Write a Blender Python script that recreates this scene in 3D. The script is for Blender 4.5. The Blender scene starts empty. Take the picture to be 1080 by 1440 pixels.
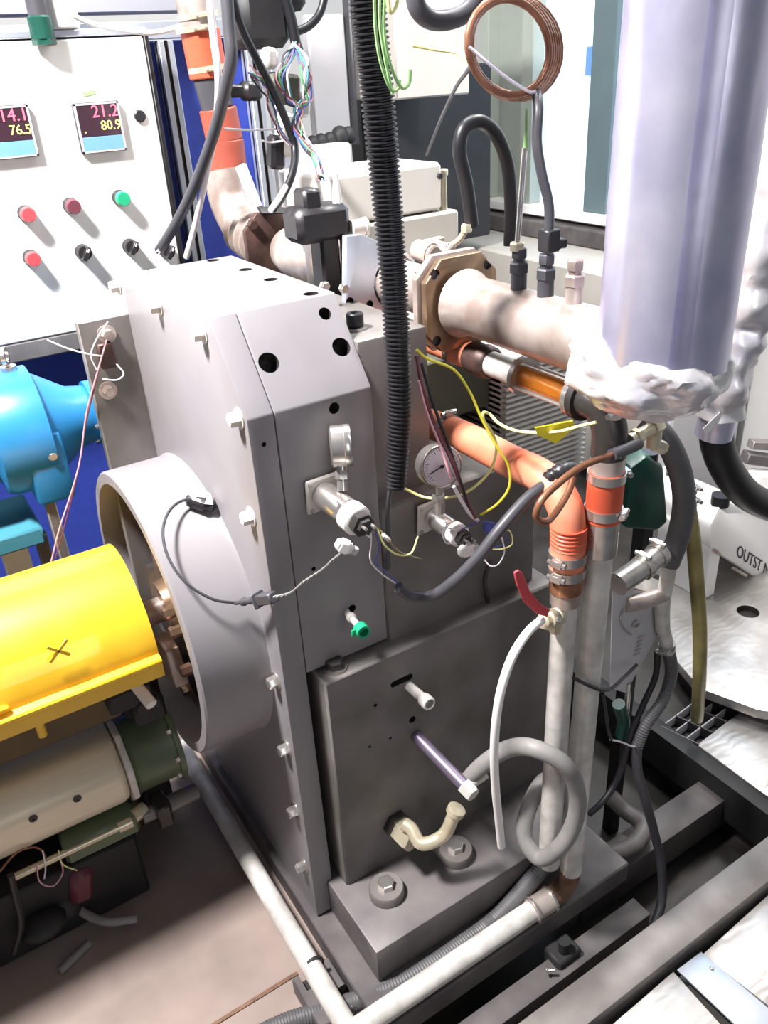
import bpy, bmesh, math, random
from mathutils import Vector, Matrix, noise

random.seed(4)
C = bpy.context.scene.collection
S = bpy.context.scene
PI = math.pi
V = Vector

# ------------------------------------------------------------------ camera
FOC, YAW, PIT, ROL = 1162.6, .539249, .496759, .061169      # focal length in pixels of a 1080x1440 frame
EYE = V((0, 0, 1.65))
FW = V((math.sin(YAW)*math.cos(PIT), math.cos(YAW)*math.cos(PIT), -math.sin(PIT)))
_rt = V((math.cos(YAW), -math.sin(YAW), 0)); _dn = FW.cross(_rt)
RT = math.cos(ROL)*_rt + math.sin(ROL)*_dn
DN = -math.sin(ROL)*_rt + math.cos(ROL)*_dn
cd = bpy.data.cameras.new('camera'); cam = bpy.data.objects.new('camera', cd); C.objects.link(cam)
cd.sensor_fit = 'VERTICAL'; cd.sensor_height = 36; cd.lens = FOC/1440*36; cd.clip_start = .02
m = Matrix((RT, -DN, -FW)).transposed().to_4x4(); m.translation = EYE
cam.matrix_world = m; S.camera = cam

def at(px, py, x=None, y=None, z=None):
    """where the sight line through a photo pixel meets the plane x=, y= or z="""
    r = RT*((px-540)/FOC) + DN*((py-720)/FOC) + FW
    if x is not None: t = (x-EYE.x)/r.x
    elif y is not None: t = (y-EYE.y)/r.y
    else: t = (z-EYE.z)/r.z
    return EYE + r*t
def mm(px, p): return px*(V(p)-EYE).dot(FW)/FOC            # size in metres of px pixels at point p

# ------------------------------------------------------------------ light
w = bpy.data.worlds.new('world'); S.world = w; w.use_nodes = True
bg = w.node_tree.nodes['Background']; bg.inputs[0].default_value = (.80, .88, 1, 1); bg.inputs[1].default_value = .13
def area(name, loc, target, size, power, col=(1, 1, 1), sy=None):
    l = bpy.data.lights.new(name, 'AREA'); l.energy = power; l.color = col; l.size = size
    if sy: l.shape = 'RECTANGLE'; l.size_y = sy
    o = bpy.data.objects.new(name, l); C.objects.link(o); o.location = loc
    o.rotation_euler = (V(target)-V(loc)).to_track_quat('-Z', 'Y').to_euler(); return o
area('ceiling_lamp_left', (-.58, 1.3, 3.15), (.6, 1.5, .8), .32, 188, (1, .97, .96))
area('ceiling_lamp_back', (1.3, 2.0, 3.2), (1.1, 1.7, .8), .6, 30, (.95, .98, 1))
area('ceiling_lamp_right', (2.3, 1.7, 3.2), (1.7, 1.2, .3), .5, 44, (1, .98, .96))
area('added_highlight_light', (.25, -1.5, 1.75), (.8, .7, 1.5), .5, 6.5, (1, .99, .98), 1.5)  # unseen light added behind the camera for highlights on duct and hose
S.view_settings.view_transform = 'Standard'; S.view_settings.look = 'None'
S.view_settings.gamma = 1; S.view_settings.use_curve_mapping = False
S.view_settings.exposure = .45

# ------------------------------------------------------------------ materials
def lin(h):
    c = [int(h[i:i+2], 16)/255 for i in (0, 2, 4)]
    return [(v/12.92 if v <= .04045 else ((v+.055)/1.055)**2.4) for v in c]
def mat(name, h, rough=.5, metal=0., vary=.12, scale=18, bump=.0, h2=None, stretch=None, coat=0., alpha=None, trans=0., detail=5, lo=.35, hi=.7):
    m = bpy.data.materials.new(name); m.use_nodes = True; nt = m.node_tree; b = nt.nodes['Principled BSDF']
    c = lin(h); c2 = lin(h2) if h2 else [v*(1-vary*2) for v in c]
    tc = nt.nodes.new('ShaderNodeTexCoord'); n = nt.nodes.new('ShaderNodeTexNoise')
    n.inputs['Scale'].default_value = scale; n.inputs['Detail'].default_value = detail
    if stretch:
        mp = nt.nodes.new('ShaderNodeMapping'); mp.inputs['Scale'].default_value = stretch
        nt.links.new(tc.outputs['Object'], mp.inputs[0]); nt.links.new(mp.outputs[0], n.inputs['Vector'])
    else: nt.links.new(tc.outputs['Object'], n.inputs['Vector'])
    r = nt.nodes.new('ShaderNodeValToRGB'); e = r.color_ramp.elements
    e[0].position = lo; e[0].color = (*c2, 1); e[1].position = hi; e[1].color = (*c, 1)
    nt.links.new(n.outputs['Fac'], r.inputs[0]); nt.links.new(r.outputs[0], b.inputs['Base Color'])
    b.inputs['Roughness'].default_value = rough; b.inputs['Metallic'].default_value = metal
    b.inputs['Coat Weight'].default_value = coat
    if trans: b.inputs['Transmission Weight'].default_value = trans
    if alpha is not None: b.inputs['Alpha'].default_value = alpha
    if bump:
        bn = nt.nodes.new('ShaderNodeBump'); bn.inputs['Strength'].default_value = bump; bn.inputs['Distance'].default_value = .004
        nt.links.new(n.outputs['Fac'], bn.inputs['Height']); nt.links.new(bn.outputs[0], b.inputs['Normal'])
    return m
def glow(name, h, s):
    m = mat(name, h, .4, vary=0); b = m.node_tree.nodes['Principled BSDF']
    b.inputs['Emission Color'].default_value = (*lin(h), 1); b.inputs['Emission Strength'].default_value = s
    return m
M = dict(
 paint=mat('grey_paint', '898588', .42, 0, .04, 9, .02),
 case=mat('dark_grey_casting', '7d7876', .45, 0, .10, 7, .03, h2='5e5a55'),
 brick=mat('brick_red_silicone', 'a8503f', .5, 0, .12, 14), strip=mat('mid_grey_sheet', '8d8d92', .5, 0, .05, 4),
 pedestal=mat('dark_ochre_paint', '5c4a26', .5, 0, .15, 8),
 olive=mat('olive_grey_casting', '5c5b4a', .55, 0, .12, 8, .03),
 darkmetal=mat('oily_metal_and_bore_shade', '4a4644', .35, .4, .2, 10, .03),
 black=mat('black_rubber', '1d1c20', .42, 0, .15, 30),
 blackp=mat('black_plastic', '2a282b', .35, 0, .1, 30),
 grub=mat('grey_rubber', '5b5a5c', .5, 0, .12, 20),
 lgrub=mat('light_grey_hose', '8a8785', .55, 0, .12, 20),
 steel=mat('bright_steel', 'd2cdc8', .25, .85, .12, 30),
 galv=mat('galvanised_pipe', 'e0dcd7', .42, .2, .1, 22, .02, h2='b9b5af'),
 rawsteel=mat('worn_steel', 'ccc0b9', .36, .5, .16, 14, .02, h2='9a8880'),
 zinc=mat('yellow_zinc', 'd6ccb2', .3, .5, .1, 20),
 bronze=mat('heat_tinted_steel', 'b59a7c', .35, .75, .2, 8, .02, h2='6d5445'),
 brown=mat('scorched_steel', '6a5049', .5, .4, .3, 16, .05, h2='3c2b28'),
 copper=mat('copper_tube', 'a5765a', .38, .5, .15, 25, h2='7b4f3c'),
 orange=mat('orange_silicone', 'd0583a', .5, 0, .1, 20, .02),
 peach=mat('faded_orange_silicone', 'dd9a7d', .5, 0, .1, 9, h2='cf6c4a'),
 red=mat('red_enamel', 'c84a50', .35, 0, .06),
 rust=mat('rusty_fitting', '8a6a52', .6, .3, .25, 30, .05, h2='5a4034'),
 cream=mat('white_panel_paint', 'f8f6f3', .45, 0, .015, 6),
 white=mat('white_plastic', 'efecea', .4, 0, .03),
 beige=mat('warm_grey_paint', 'b5b0a8', .5, 0, .05, 5),
 greybox=mat('light_grey_housing', 'd8d4cd', .45, 0, .03, 7),
 blue=mat('blue_panel_paint', '3143a0', .45, 0, .06, 60, .15),
 sky=mat('light_blue_enamel', '2b7fb8', .35, 0, .06, 12),
 teal=mat('teal_blue_enamel', '46899c', .4, 0, .06, 12),
 yellow=mat('yellow_enamel', 'eec02a', .42, 0, .04, 10, coat=.5, h2='dcaa18'),
 alu=mat('aluminium_profile', 'c3c9d4', .3, .6, .05, 20),
 alub=mat('milled_aluminium', 'e6dcc4', .42, .3, .03, 20, stretch=(1, 14, 14)),
 green=mat('olive_green_enamel', '5f6c52', .35, 0, .1, 12),
 dkgreen=mat('dark_green_plastic', '12493d', .35, 0, .15, 15),
 gcap=mat('green_plastic', '22a878', .4, 0, .05),
 floor=mat('stained_concrete', '97867e', .6, 0, .1, 5, .05, h2='7a6c65'),
 pit=mat('oily_pit_floor', '4b4744', .5, 0, .3, 6, .06, h2='25221f'),
 frame=mat('dirty_steel_frame', '6d6866', .5, .2, .2, 9, .03, h2='4e494a'),
 channel=mat('grey_steel_channel', '938d8a', .42, .4, .15, 8, .03, h2='726c69'),
 wall=mat('wall_paint', 'b7b6b4', .6, 0, .04, 3),
 panelgrey=mat('pale_grey_sheet', 'bcbabd', .5, 0, .05, 4),
 dark=mat('black_steel_and_shade', '232224', .6, 0, .2, 10),
 jamb=mat('grey_green_frame_paint', 'a9b0a6', .5, 0, .05, 6),
 mull=mat('slate_window_frame', '5a6b70', .5, 0, .05, 6),
 tan=mat('yellowed_clear_hose', 'a39660', .35, 0, .15, 14, h2='807545', coat=.3),
 cable=mat('grey_cable', '47464c', .45, 0, .08),
 wy=mat('pale_yellow_wire', 'e8e69a', .45, 0, .03), wyel=mat('yellow_wire', 'dfd33f', .45, 0, .03),
 wg=mat('yellow_green_wire', '9ccb84', .45, 0, .1), ww=mat('white_wire', 'e9e2ea', .45, 0, .03),
 wp=mat('pink_wire', 'd9a0aa', .45, 0, .05), wm=mat('maroon_wire', '6b3541', .45, 0, .05),
 wb=mat('blue_wire', '4a57a8', .45, 0, .05), wt=mat('teal_wire', '3c7f8c', .45, 0, .05), wgr=mat('green_wire', '4f9a5e', .45, 0, .05),
 tag=mat('yellow_label_film', 'efe23c', .4, 0, .03),
 dial=mat('gauge_dial', 'cfc3cb', .25, 0, .03),
 mark=mat('black_ink', '1c1c22', .6, 0, .02),
 screen=mat('dark_display', '3a2630', .15, 0, .03), bluestrip=mat('blue_keypad', '6f9fe0', .35, 0, .04),
 digr=glow('red_digit', 'ff5a70', 1.6), digy=glow('yellow_digit', 'e8e070', 1.3),
 purple=mat('blued_steel_rod', '83788c', .42, .6, .1, 20),
 
)
def deck_mat():
    m = mat('swirl_polished_plate', 'cfcac6', .35, .55, .08, 10, 0, h2='a9a4a0'); nt = m.node_tree; b = nt.nodes['Principled BSDF']
    tc = nt.nodes.new('ShaderNodeTexCoord'); wv = nt.nodes.new('ShaderNodeTexWave'); wv.wave_type = 'RINGS'
    wv.inputs['Scale'].default_value = 14; wv.inputs['Distortion'].default_value = 9; wv.inputs['Detail'].default_value = 2
    bn = nt.nodes.new('ShaderNodeBump'); bn.inputs['Strength'].default_value = .13; bn.inputs['Distance'].default_value = .003
    nt.links.new(tc.outputs['Object'], wv.inputs['Vector']); nt.links.new(wv.outputs['Fac'], bn.inputs['Height']); nt.links.new(bn.outputs[0], b.inputs['Normal'])
    return m
M['deck'] = deck_mat()
def foil_mat():
    m = mat('aluminium_foil_wrap', 'dedbee', .3, .7, .05, 9, .25, h2='bdbbd6'); return m
M['foil'] = foil_mat()
M['crumple'] = mat('crumpled_white_foil', 'f0eeee', .3, .55, .04, 9, .35, h2='d5d2da')
M['pane'] = glow('daylit_frosted_pane', 'c4dcf2', .72)
M['glass'] = mat('sight_glass', 'fdf3e0', .05, 0, .0, trans=1.0)
M['amber'] = mat('amber_fluid', 'd98a2e', .2, 0, .1, 12)

# ------------------------------------------------------------------ mesh helpers
def B(): return bmesh.new()
def basis(d):
    d = V(d).normalized(); u = d.orthogonal().normalized()
    if abs(d.z) < .9: u = V((0, 0, 1)).cross(d).normalized()
    return u, d.cross(u), d
def box(bm, lo, hi, bev=0., rot=None, seg=1):
    lo, hi = V(lo), V(hi); c = (lo+hi)/2; s = hi-lo
    vs = bmesh.ops.create_cube(bm, size=1)['verts']
    mt = Matrix.Translation(c)
    if rot: mt = mt @ rot.to_4x4()
    bmesh.ops.transform(bm, matrix=mt @ Matrix.Diagonal((*[abs(q) for q in s], 1)), verts=vs)
    if bev:
        es = {e for v in vs for e in v.link_edges}
        bmesh.ops.bevel(bm, geom=list(es), offset=bev, segments=seg, affect='EDGES', profile=.5)
    return bm
def obox(bm, c, d, size, bev=0., up=(0, 0, 1)):
    """box centred on c, its x side along d, its z side near up"""
    x = V(d).normalized(); y = V(up).cross(x).normalized(); z = x.cross(y)
    R = Matrix((x, y, z)).transposed(); h = V(size)/2
    return box(bm, V(c)-h, V(c)+h, bev, R)
def rings(bm, prof, n, d, cap=True, twist=0, hole=False):
    """prof: list of (centre, radius); skins circles about axis d"""
    u, v, _ = basis(d); prev = None; first = None
    for c, r in prof:
        cur = [bm.verts.new(V(c)+(u*math.cos(2*PI*i/n+twist)+v*math.sin(2*PI*i/n+twist))*r) for i in range(n)]
        if prev:
            for i in range(n): bm.faces.new((prev[i], prev[(i+1) % n], cur[(i+1) % n], cur[i]))
        else: first = cur
        prev = cur
    if cap and not hole:
        bm.faces.new(list(reversed(first))); bm.faces.new(prev)
    if hole:
        for i in range(n): bm.faces.new((prev[i], prev[(i+1) % n], first[(i+1) % n], first[i]))
    return bm
def cyl(bm, p0, p1, r, r1=None, n=20, bev=0., twist=0):
    p0, p1 = V(p0), V(p1); d = (p1-p0); L = d.length; d = d/L; r1 = r if r1 is None else r1
    if bev: pr = [(p0, r-bev), (p0+d*bev, r), (p1-d*bev, r1), (p1, r1-bev)]
    else: pr = [(p0, r), (p1, r1)]
    return rings(bm, pr, n, d, twist=twist)
def lathe(bm, p, d, prof, n=24, hole=False):
    p, d = V(p), V(d).normalized()
    return rings(bm, [(p+d*t, max(r, 1e-4)) for t, r in prof], n, d, hole=hole)
def ring(bm, p, d, r0, r1, th, n=28):
    return lathe(bm, V(p)-V(d).normalized()*th/2, d, [(0, r1), (th, r1), (th, r0), (0, r0)], n, hole=True)
def hexa(bm, p, d, r, h):
    d = V(d).normalized(); p = V(p)
    return rings(bm, [(p, r), (p+d*h*.85, r), (p+d*h, r*.86)], 6, d)
def prism(bm, poly, vec, bev=0.):
    n = len(poly); a = [bm.verts.new(V(p)) for p in poly]; b = [bm.verts.new(V(p)+V(vec)) for p in poly]
    fs = [bm.faces.new(a), bm.faces.new(list(reversed(b)))]
    for i in range(n): fs.append(bm.faces.new((a[i], b[i], b[(i+1) % n], a[(i+1) % n])))
    bmesh.ops.recalc_face_normals(bm, faces=fs)
    if bev: bmesh.ops.bevel(bm, geom=list({e for f in fs for e in f.edges}), offset=bev, segments=2, affect='EDGES', profile=.5)
    return bm
def spline(P, res=8, closed=False):
    P = [V(p) for p in P]
    if len(P) == 2 and not closed: return P
    out = []; n = len(P)
    for i in range(n if closed else n-1):
        if closed: a, b, c, d = P[(i-1) % n], P[i], P[(i+1) % n], P[(i+2) % n]
        else: b, c = P[i], P[i+1]; a = P[i-1] if i else b*2-c; d = P[i+2] if i+2 < n else c*2-b
        for k in range(res):
            t = k/res; t0, t1, t2, t3 = 0., (b-a).length**.5+1e-6, 0, 0
            t2 = t1+(c-b).length**.5+1e-6; t3 = t2+(d-c).length**.5+1e-6; q = t1+(t2-t1)*t
            A1 = a*((t1-q)/t1)+b*(q/t1); A2 = b*((t2-q)/(t2-t1))+c*((q-t1)/(t2-t1)); A3 = c*((t3-q)/(t3-t2))+d*((q-t2)/(t3-t2))
            B1 = A1*((t2-q)/t2)+A2*(q/t2); B2 = A2*((t3-q)/(t3-t1))+A3*((q-t1)/(t3-t1))
            out.append(B1*((t2-q)/(t2-t1))+B2*((q-t1)/(t2-t1)))
    if not closed: out.append(P[-1])
    return out
def on_cyl(px, py, cy, cz, r):
    """first point of the sight line on a cylinder lying along X"""
    d = RT*((px-540)/FOC) + DN*((py-720)/FOC) + FW
    a = d.y**2+d.z**2; b = 2*(d.y*(EYE.y-cy)+d.z*(EYE.z-cz)); c = (EYE.y-cy)**2+(EYE.z-cz)**2-r*r
    return EYE+d*((-b-math.sqrt(max(b*b-4*a*c, 0)))/(2*a))
def sweep(bm, pts, r, n=10, closed=False):
    """tube along a polyline; r is a number or a function of the index"""
    N = len(pts); u = None; loops = []
    for i, p in enumerate(pts):
        if closed: t = pts[(i+1) % N]-pts[i-1]
        else: t = pts[min(i+1, N-1)]-pts[max(i-1, 0)]
        t = t.normalized() if t.length > 1e-9 else V((0, 0, 1))
        if u is None: u = t.orthogonal().normalized()
        u = (u-t*u.dot(t)); u = u.normalized() if u.length > 1e-6 else t.orthogonal().normalized()
        v = t.cross(u); rr = r(i) if callable(r) else r
        loops.append([bm.verts.new(p+(u*math.cos(2*PI*k/n)+v*math.sin(2*PI*k/n))*rr) for k in range(n)])
    for i in range(N if closed else N-1):
        a, b = loops[i], loops[(i+1) % N]
        for k in range(n): bm.faces.new((a[k], a[(k+1) % n], b[(k+1) % n], b[k]))
    if not closed:
        bm.faces.new(list(reversed(loops[0]))); bm.faces.new(loops[-1])
    return bm
def tube(bm, P, r, n=10, res=8, closed=False): return sweep(bm, spline(P, res, closed), r, n, closed)
def even(P, step):
    Q = spline(P, 16); out = [Q[0]]; acc = 0
    for a, b in zip(Q, Q[1:]):
        L = (b-a).length; s = step-acc
        while s <= L and L > 0: out.append(a.lerp(b, s/L)); s += step
        acc = (acc+L) % step if step else 0
    return out
def corrugated(bm, P, r, r2=None, pitch=.007, depth=.18, n=14):
    pts = even(P, pitch/4); N = len(pts); r2 = r if r2 is None else r2
    f = (1, 1, 1-depth, 1-depth)
    return sweep(bm, pts, lambda i: (r+(r2-r)*i/N)*f[i % 4], n)
def ball(bm, c, r, n=10, sc=(1, 1, 1)):
    vs = bmesh.ops.create_uvsphere(bm, u_segments=n+4, v_segments=n, radius=r)['verts']
    bmesh.ops.transform(bm, matrix=Matrix.Translation(V(c)) @ Matrix.Diagonal((*sc, 1)), verts=vs); return bm
def finish(o, ang=38):
    me = o.data; me.polygons.foreach_set('use_smooth', [True]*len(me.polygons)); me.set_sharp_from_angle(angle=math.radians(ang)); me.update()
def obj(name, bm, m, parent=None, origin=None):
    off = V((0, 0, 0)); q = parent
    while q is not None: off += q.location; q = q.parent
    if parent is None:
        if origin is None:
            vs = [v.co for v in bm.verts]
            origin = V((sum(v.x for v in vs)/len(vs), sum(v.y for v in vs)/len(vs), min(v.z for v in vs)))
        off = V(origin)
    bmesh.ops.translate(bm, vec=-off, verts=bm.verts)
    bmesh.ops.recalc_face_normals(bm, faces=bm.faces)
    me = bpy.data.meshes.new(name); bm.to_mesh(me); bm.free()
    o = bpy.data.objects.new(name, me); C.objects.link(o); me.materials.append(M[m] if isinstance(m, str) else m)
    if parent is None: o.location = off
    else: o.parent = parent
    finish(o); return o
def tag(o, label, cat, group=None):
    o['label'] = label; o['category'] = cat
    if group: o['group'] = group
    return o
def thing(name, label, cat, loc, group=None):
    o = bpy.data.objects.new(name, None); C.objects.link(o); o.location = V(loc); o.empty_display_size = .02
    return tag(o, label, cat, group)
def solo(name, bm, m, label, cat, group=None): return tag(obj(name, bm, m), label, cat, group)
def struct(name, bm, m, parent=None):
    o = obj(name, bm, m, parent)
    if parent is None: o['kind'] = 'structure'
    return o
def cut(o, cutters):
    """real recesses: subtract the cutter meshes (world coordinates) from o"""
    wl = V((0, 0, 0)); q = o
    while q is not None: wl += q.location; q = q.parent
    bm = cutters; bmesh.ops.translate(bm, vec=-wl, verts=bm.verts); bmesh.ops.recalc_face_normals(bm, faces=bm.faces)
    me = bpy.data.meshes.new('cutter'); bm.to_mesh(me); bm.free()
    c = bpy.data.objects.new('cutter', me); C.objects.link(c); c.location = wl
    me.materials.append(M['darkmetal'])  # dark colour on the cut walls paints the shade inside the holes
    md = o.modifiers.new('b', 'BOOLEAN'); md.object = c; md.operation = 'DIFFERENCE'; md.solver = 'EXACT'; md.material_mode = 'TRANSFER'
    bpy.context.view_layer.update()
    dg = bpy.context.evaluated_depsgraph_get(); new = bpy.data.meshes.new_from_object(o.evaluated_get(dg))
    o.modifiers.clear(); old = o.data; new.name = old.name; o.data = new; bpy.data.meshes.remove(old)
    bpy.data.objects.remove(c); finish(o)
def text(s, loc, right, up, size, m, parent, name='lettering', ext=.0006):
    cu = bpy.data.curves.new('t', 'FONT'); cu.body = s; cu.size = size; cu.extrude = ext; cu.align_x = 'CENTER'; cu.align_y = 'CENTER'; cu.resolution_u = 3
    t = bpy.data.objects.new('t', cu); C.objects.link(t); bpy.context.view_layer.update()
    me = bpy.data.meshes.new_from_object(t.evaluated_get(bpy.context.evaluated_depsgraph_get()))
    bpy.data.objects.remove(t)
    x = V(right).normalized(); y = V(up).normalized(); z = x.cross(y)
    mx = Matrix((x, y, z)).transposed().to_4x4(); mx.translation = V(loc)
    bm = B(); bm.from_mesh(me); bmesh.ops.transform(bm, matrix=mx, verts=bm.verts); bpy.data.meshes.remove(me)
    return obj(name, bm, m, parent)
def bolt(p, d, r, h, m, parent, washer=0, name='bolt'):
    bm = B(); d = V(d).normalized(); p = V(p)-d*.001
    if washer: cyl(bm, p, p+d*washer, r*1.5, n=18); p = p+d*washer
    hexa(bm, p, d, r, h)
    return obj(name, bm, m, parent)
def clamp(name, p, d, r, wd, parent, m='steel', screw=(0, 0, 1)):
    """band clamp about axis d with its screw housing"""
    d = V(d).normalized(); p = V(p); bm = B(); ring(bm, p, d, r, r+.0018, wd)
    s = V(screw); s = (s-d*s.dot(d)).normalized(); t = d.cross(s)
    obox(bm, p+s*(r+.005), t, (.02, wd*.8, .009), .001, up=s)
    cyl(bm, p+s*(r+.005)-t*.016, p+s*(r+.005)+t*.016, .0045, n=8)
    return obj(name, bm, m, parent)
X_, Y_, Z_ = V((1, 0, 0)), V((0, 1, 0)), V((0, 0, 1))

# ================================================================== setting
struct('floor', box(B(), (-1.6, -.6, -.12), (.41, 3.9, .0)), 'floor')
pitf = struct('floor', box(B(), (.41, -.6, -.3), (1.52, 3.9, -.2)), 'pit')
sy = at(360, 1405, z=0).y; s = B(); box(s, (-.8, sy-.004, .0005), (.34, sy+.004, .003)); struct('trim_1', s, 'rust')
struct('wall_back', box(B(), (-2, 3.9, -.3), (3.4, 4.0, 3.6)), 'wall')
# right wall with its window opening
Xw = 2.9; kw = Xw/2.2
w0, w1, wz = 1.58, 3.64, 1.65-.49*kw
b = B(); box(b, (Xw, -.8, -.3), (Xw+.12, 3.9, wz-.03)); box(b, (Xw, w1, wz-.03), (Xw+.12, 3.9, 3.4)); box(b, (Xw, w0, 2.7), (Xw+.12, w1, 3.4)); box(b, (Xw, -.8, wz-.03), (Xw+.12, w0, 3.4))
struct('wall_right', b, 'wall')
win = struct('window_1', box(B(), (Xw-.06, w0-.02, wz-.04), (Xw+.1, w1+.02, wz), .004), 'white')
for y0, y1, mm_ in ((3.25, 3.33, 'jamb'), (2.75, 2.885, 'mull'), (3.57, 3.64, 'jamb'), (1.58, 1.66, 'mull')):
    b = B(); box(b, (Xw-.02, y0, wz), (Xw+.06, y1, 2.7), .004); struct('window_frame', b, mm_, win)
for y0, y1, mm_ in ((3.33, 3.57, 'jamb'), (2.885, 3.25, 'pane'), (1.66, 2.75, 'pane')):
    b = B(); box(b, (Xw+.05, y0, wz), (Xw+.06, y1, 2.7)); struct('pane', b, mm_, win)
b = B(); p = at(842, 85, x=Xw+.04); box(b, (Xw+.03, p.y-.0, p.z-.055), (Xw+.049, p.y+.07, p.z+.055), .003); struct('window_latch_plate', b, 'bluestrip', win)
# ledge and bench under the window
solo('wall_bench', box(B(), (Xw-.42, 2.0, .01), (Xw-.001, 3.85, .872), .01), 'beige', 'grey bench running along the wall below the window', 'bench')
struct('trim_2', box(B(), (Xw-.11, 2.0, .874), (Xw-.001, 3.85, .949), .006), 'frame')

# steel deck on the right, level with the base frame
deck = struct('floor', box(B(), (1.52, .2, -.2), (2.9, 3.9, -.04)), 'pit')
b = B(); prism(b, [at(982, 1048, z=0), at(1100, 1135, z=0), at(1160, 1040, z=0), at(1062, 985, z=0)], (0, 0, -.008), .001); struct('deck_plate', b, 'deck', deck)
BZ = .06
t = thing('machine_bed', 'pale polished steel machine bed with a round hole at right', 'bed', (1.7, 1.1, 0))
q = [at(a, c, z=BZ) for a, c in ((935, 880), (952, 930), (985, 968), (1065, 998), (1130, 1010), (1170, 900), (1120, 780), (1000, 740), (930, 800))]
q = [V((min(p.x, 2.85), p.y, BZ)) for p in q]
dp = obj('bed_plate', prism(B(), q, (0, 0, -.03), .003), 'deck', t); hp = at(1052, 860, z=BZ); cut(dp, cyl(B(), hp-Z_*.02, hp+Z_*.05, .034, n=28))
cc = V((sum(p.x for p in q)/len(q), sum(p.y for p in q)/len(q), 0))
obj('plinth', prism(B(), [V((cc.x+(p.x-cc.x)*.9, cc.y+(p.y-cc.y)*.9, BZ-.031)) for p in q], (0, 0, -BZ-.005), .003), 'dark', t)  # black colour stands in for the shadow under the bed edge
d2 = struct('floor', box(B(), (-.1, -.6, -.2), (2.4, at(850, 1440, z=0).y-.03, -.03)), 'pit')
def plate(px, z, th, bev=.0015): return prism(B(), [at(a, b_, z=z) for a, b_ in px], (0, 0, -th), bev)
struct('deck_plate', plate([(850, 1450), (947, 1366), (1040, 1470)], .0, .008), 'deck', d2)
struct('deck_plate', plate([(988, 1342), (1095, 1245), (1200, 1320), (1095, 1425)], .0, .008), 'deck', d2)
st = struct('cover_strip', plate([(952, 1363), (986, 1338), (1120, 1450), (1075, 1480)], .004, .006), 'alu', d2)
b = B(); p = at(1001, 1362, z=.0045); lathe(b, p-Z_*.001, Z_, [(0, .005), (.002, .0045), (.0028, .002)], 12); struct('screw', b, 'steel', st)

# ================================================================== base frame
def beam(name, label, p0, p1, wd, h, m='frame', cat='beam', group=None):
    """C channel lying between two points (top centre line), wd wide and h deep"""
    p0, p1 = V(p0), V(p1); d = (p1-p0).normalized(); sd = Z_.cross(d).normalized(); t = .008
    prof = [(-wd/2, 0), (wd/2, 0), (wd/2, -h), (wd/2-t, -h), (wd/2-t, -t), (-wd/2+t, -t), (-wd/2+t, -h), (-wd/2, -h)]
    b = prism(B(), [p0+sd*a+Z_*c for a, c in prof], p1-p0, .002)
    return solo(name, b, m, label, cat, group)
chy = at(920, 1330, z=.03).y
beam('steel_channel', 'wide grey steel channel edging the deck at lower right', (.30, chy, .03), (1.62, chy, .03), .075, .1, 'channel')
beam('steel_channel', 'narrow dirty steel channel behind the wide edging channel', (.35, chy+.1, -.02), (1.05, chy+.1, -.02), .05, .1, 'frame')
by = at(900, 1180, z=-.06).y
beam('steel_channel', 'dark oily cross channel under the looped grey hose', (.98, by-.0, -.06), (1.5, by, -.06), .08, .1, 'frame')
beam('steel_channel', 'black edge channel along the right side of the pit', (1.50, .5, -.005), (1.50, 1.9, -.005), .05, .12, 'dark')
solo('base_plate', box(B(), (.405, .80, .0), (1.06, 1.9, .058), .004), 'frame', 'dirty steel plate under the foot of the gearbox', 'plate')
b = B(); box(b, (.315, .88, .001), (.40, 1.0, .045), .003); 
o = solo('clip_block', b, 'frame', 'notched steel block beneath the lower end of diagonal pipe', 'block')
cut(o, box(box(B(), (.35, .90, .02), (.42, .93, .08)), (.33, .96, .015), (.36, 1.02, .08)))

# ================================================================== gearbox
GY, XL, XS, XR = 1.08, .42, .4655, .637
zT, zC, yC, yB = 1.332, 1.198, 1.176, 1.62
gb = thing('gearbox', 'tall grey chamfered gearbox with bolted side plate and round collar', 'gearbox', (.55, 1.35, .058))
prof = [(GY, .062), (GY, zC), (yC, zT), (yB-.03, zT), (yB, zT-.05), (yB, .062)]
sp = obj('side_plate', prism(B(), [(XL, y, z) for y, z in prof], (XS-XL-.0012, 0, 0), .0025), 'paint', gb)
prof2 = [(GY, .70), (GY, zC), (yC, zT), (yB-.03, zT), (yB, zT-.05), (yB, .70)]
ho = obj('housing', prism(B(), [(XS, y, z) for y, z in prof2], (XR-XS, 0, 0), .0025), 'paint', gb)
cn = V((0, -(zT-zC), (yC-GY)*-1)).normalized()
chn = V((0, zC-zT, yC-GY)).normalized()           # along chamfer
nrm = V((0, -(zT-zC), -(GY-yC)*1)).normalized(); nrm = V((0, -(zT-zC), (yC-GY))).normalized()
cb = B()
def on_ch(px, py):
    r = at(px, py, y=1.0)-EYE; t = (V((0, GY, zC))-EYE).dot(nrm)/r.dot(nrm); return EYE+r*t
for px, py, r in ((378, 510, .0165), (480, 488, .0155), (457, 441, .0105)):
    p = on_ch(px, py); cyl(cb, p-nrm*.03, p+nrm*.02, r, n=24)
for px, py in ((300, 366), (345, 379), (381, 393), (437, 413)):
    p = at(px, py, z=zT); cyl(cb, p-Z_*.03, p+Z_*.02, .0125, n=20)
for px, py, r in ((470, 574, .0095), (495, 856, .008), (441, 800, .004)):
    p = at(px, py, y=GY); cyl(cb, p+Y_*.025, p-Y_*.02, r, n=18)
cut(ho, cb)
p = at(371, 625, y=GY); cut(sp, cyl(B(), p+Y_*.01, p-Y_*.01, .004, n=14))
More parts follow.
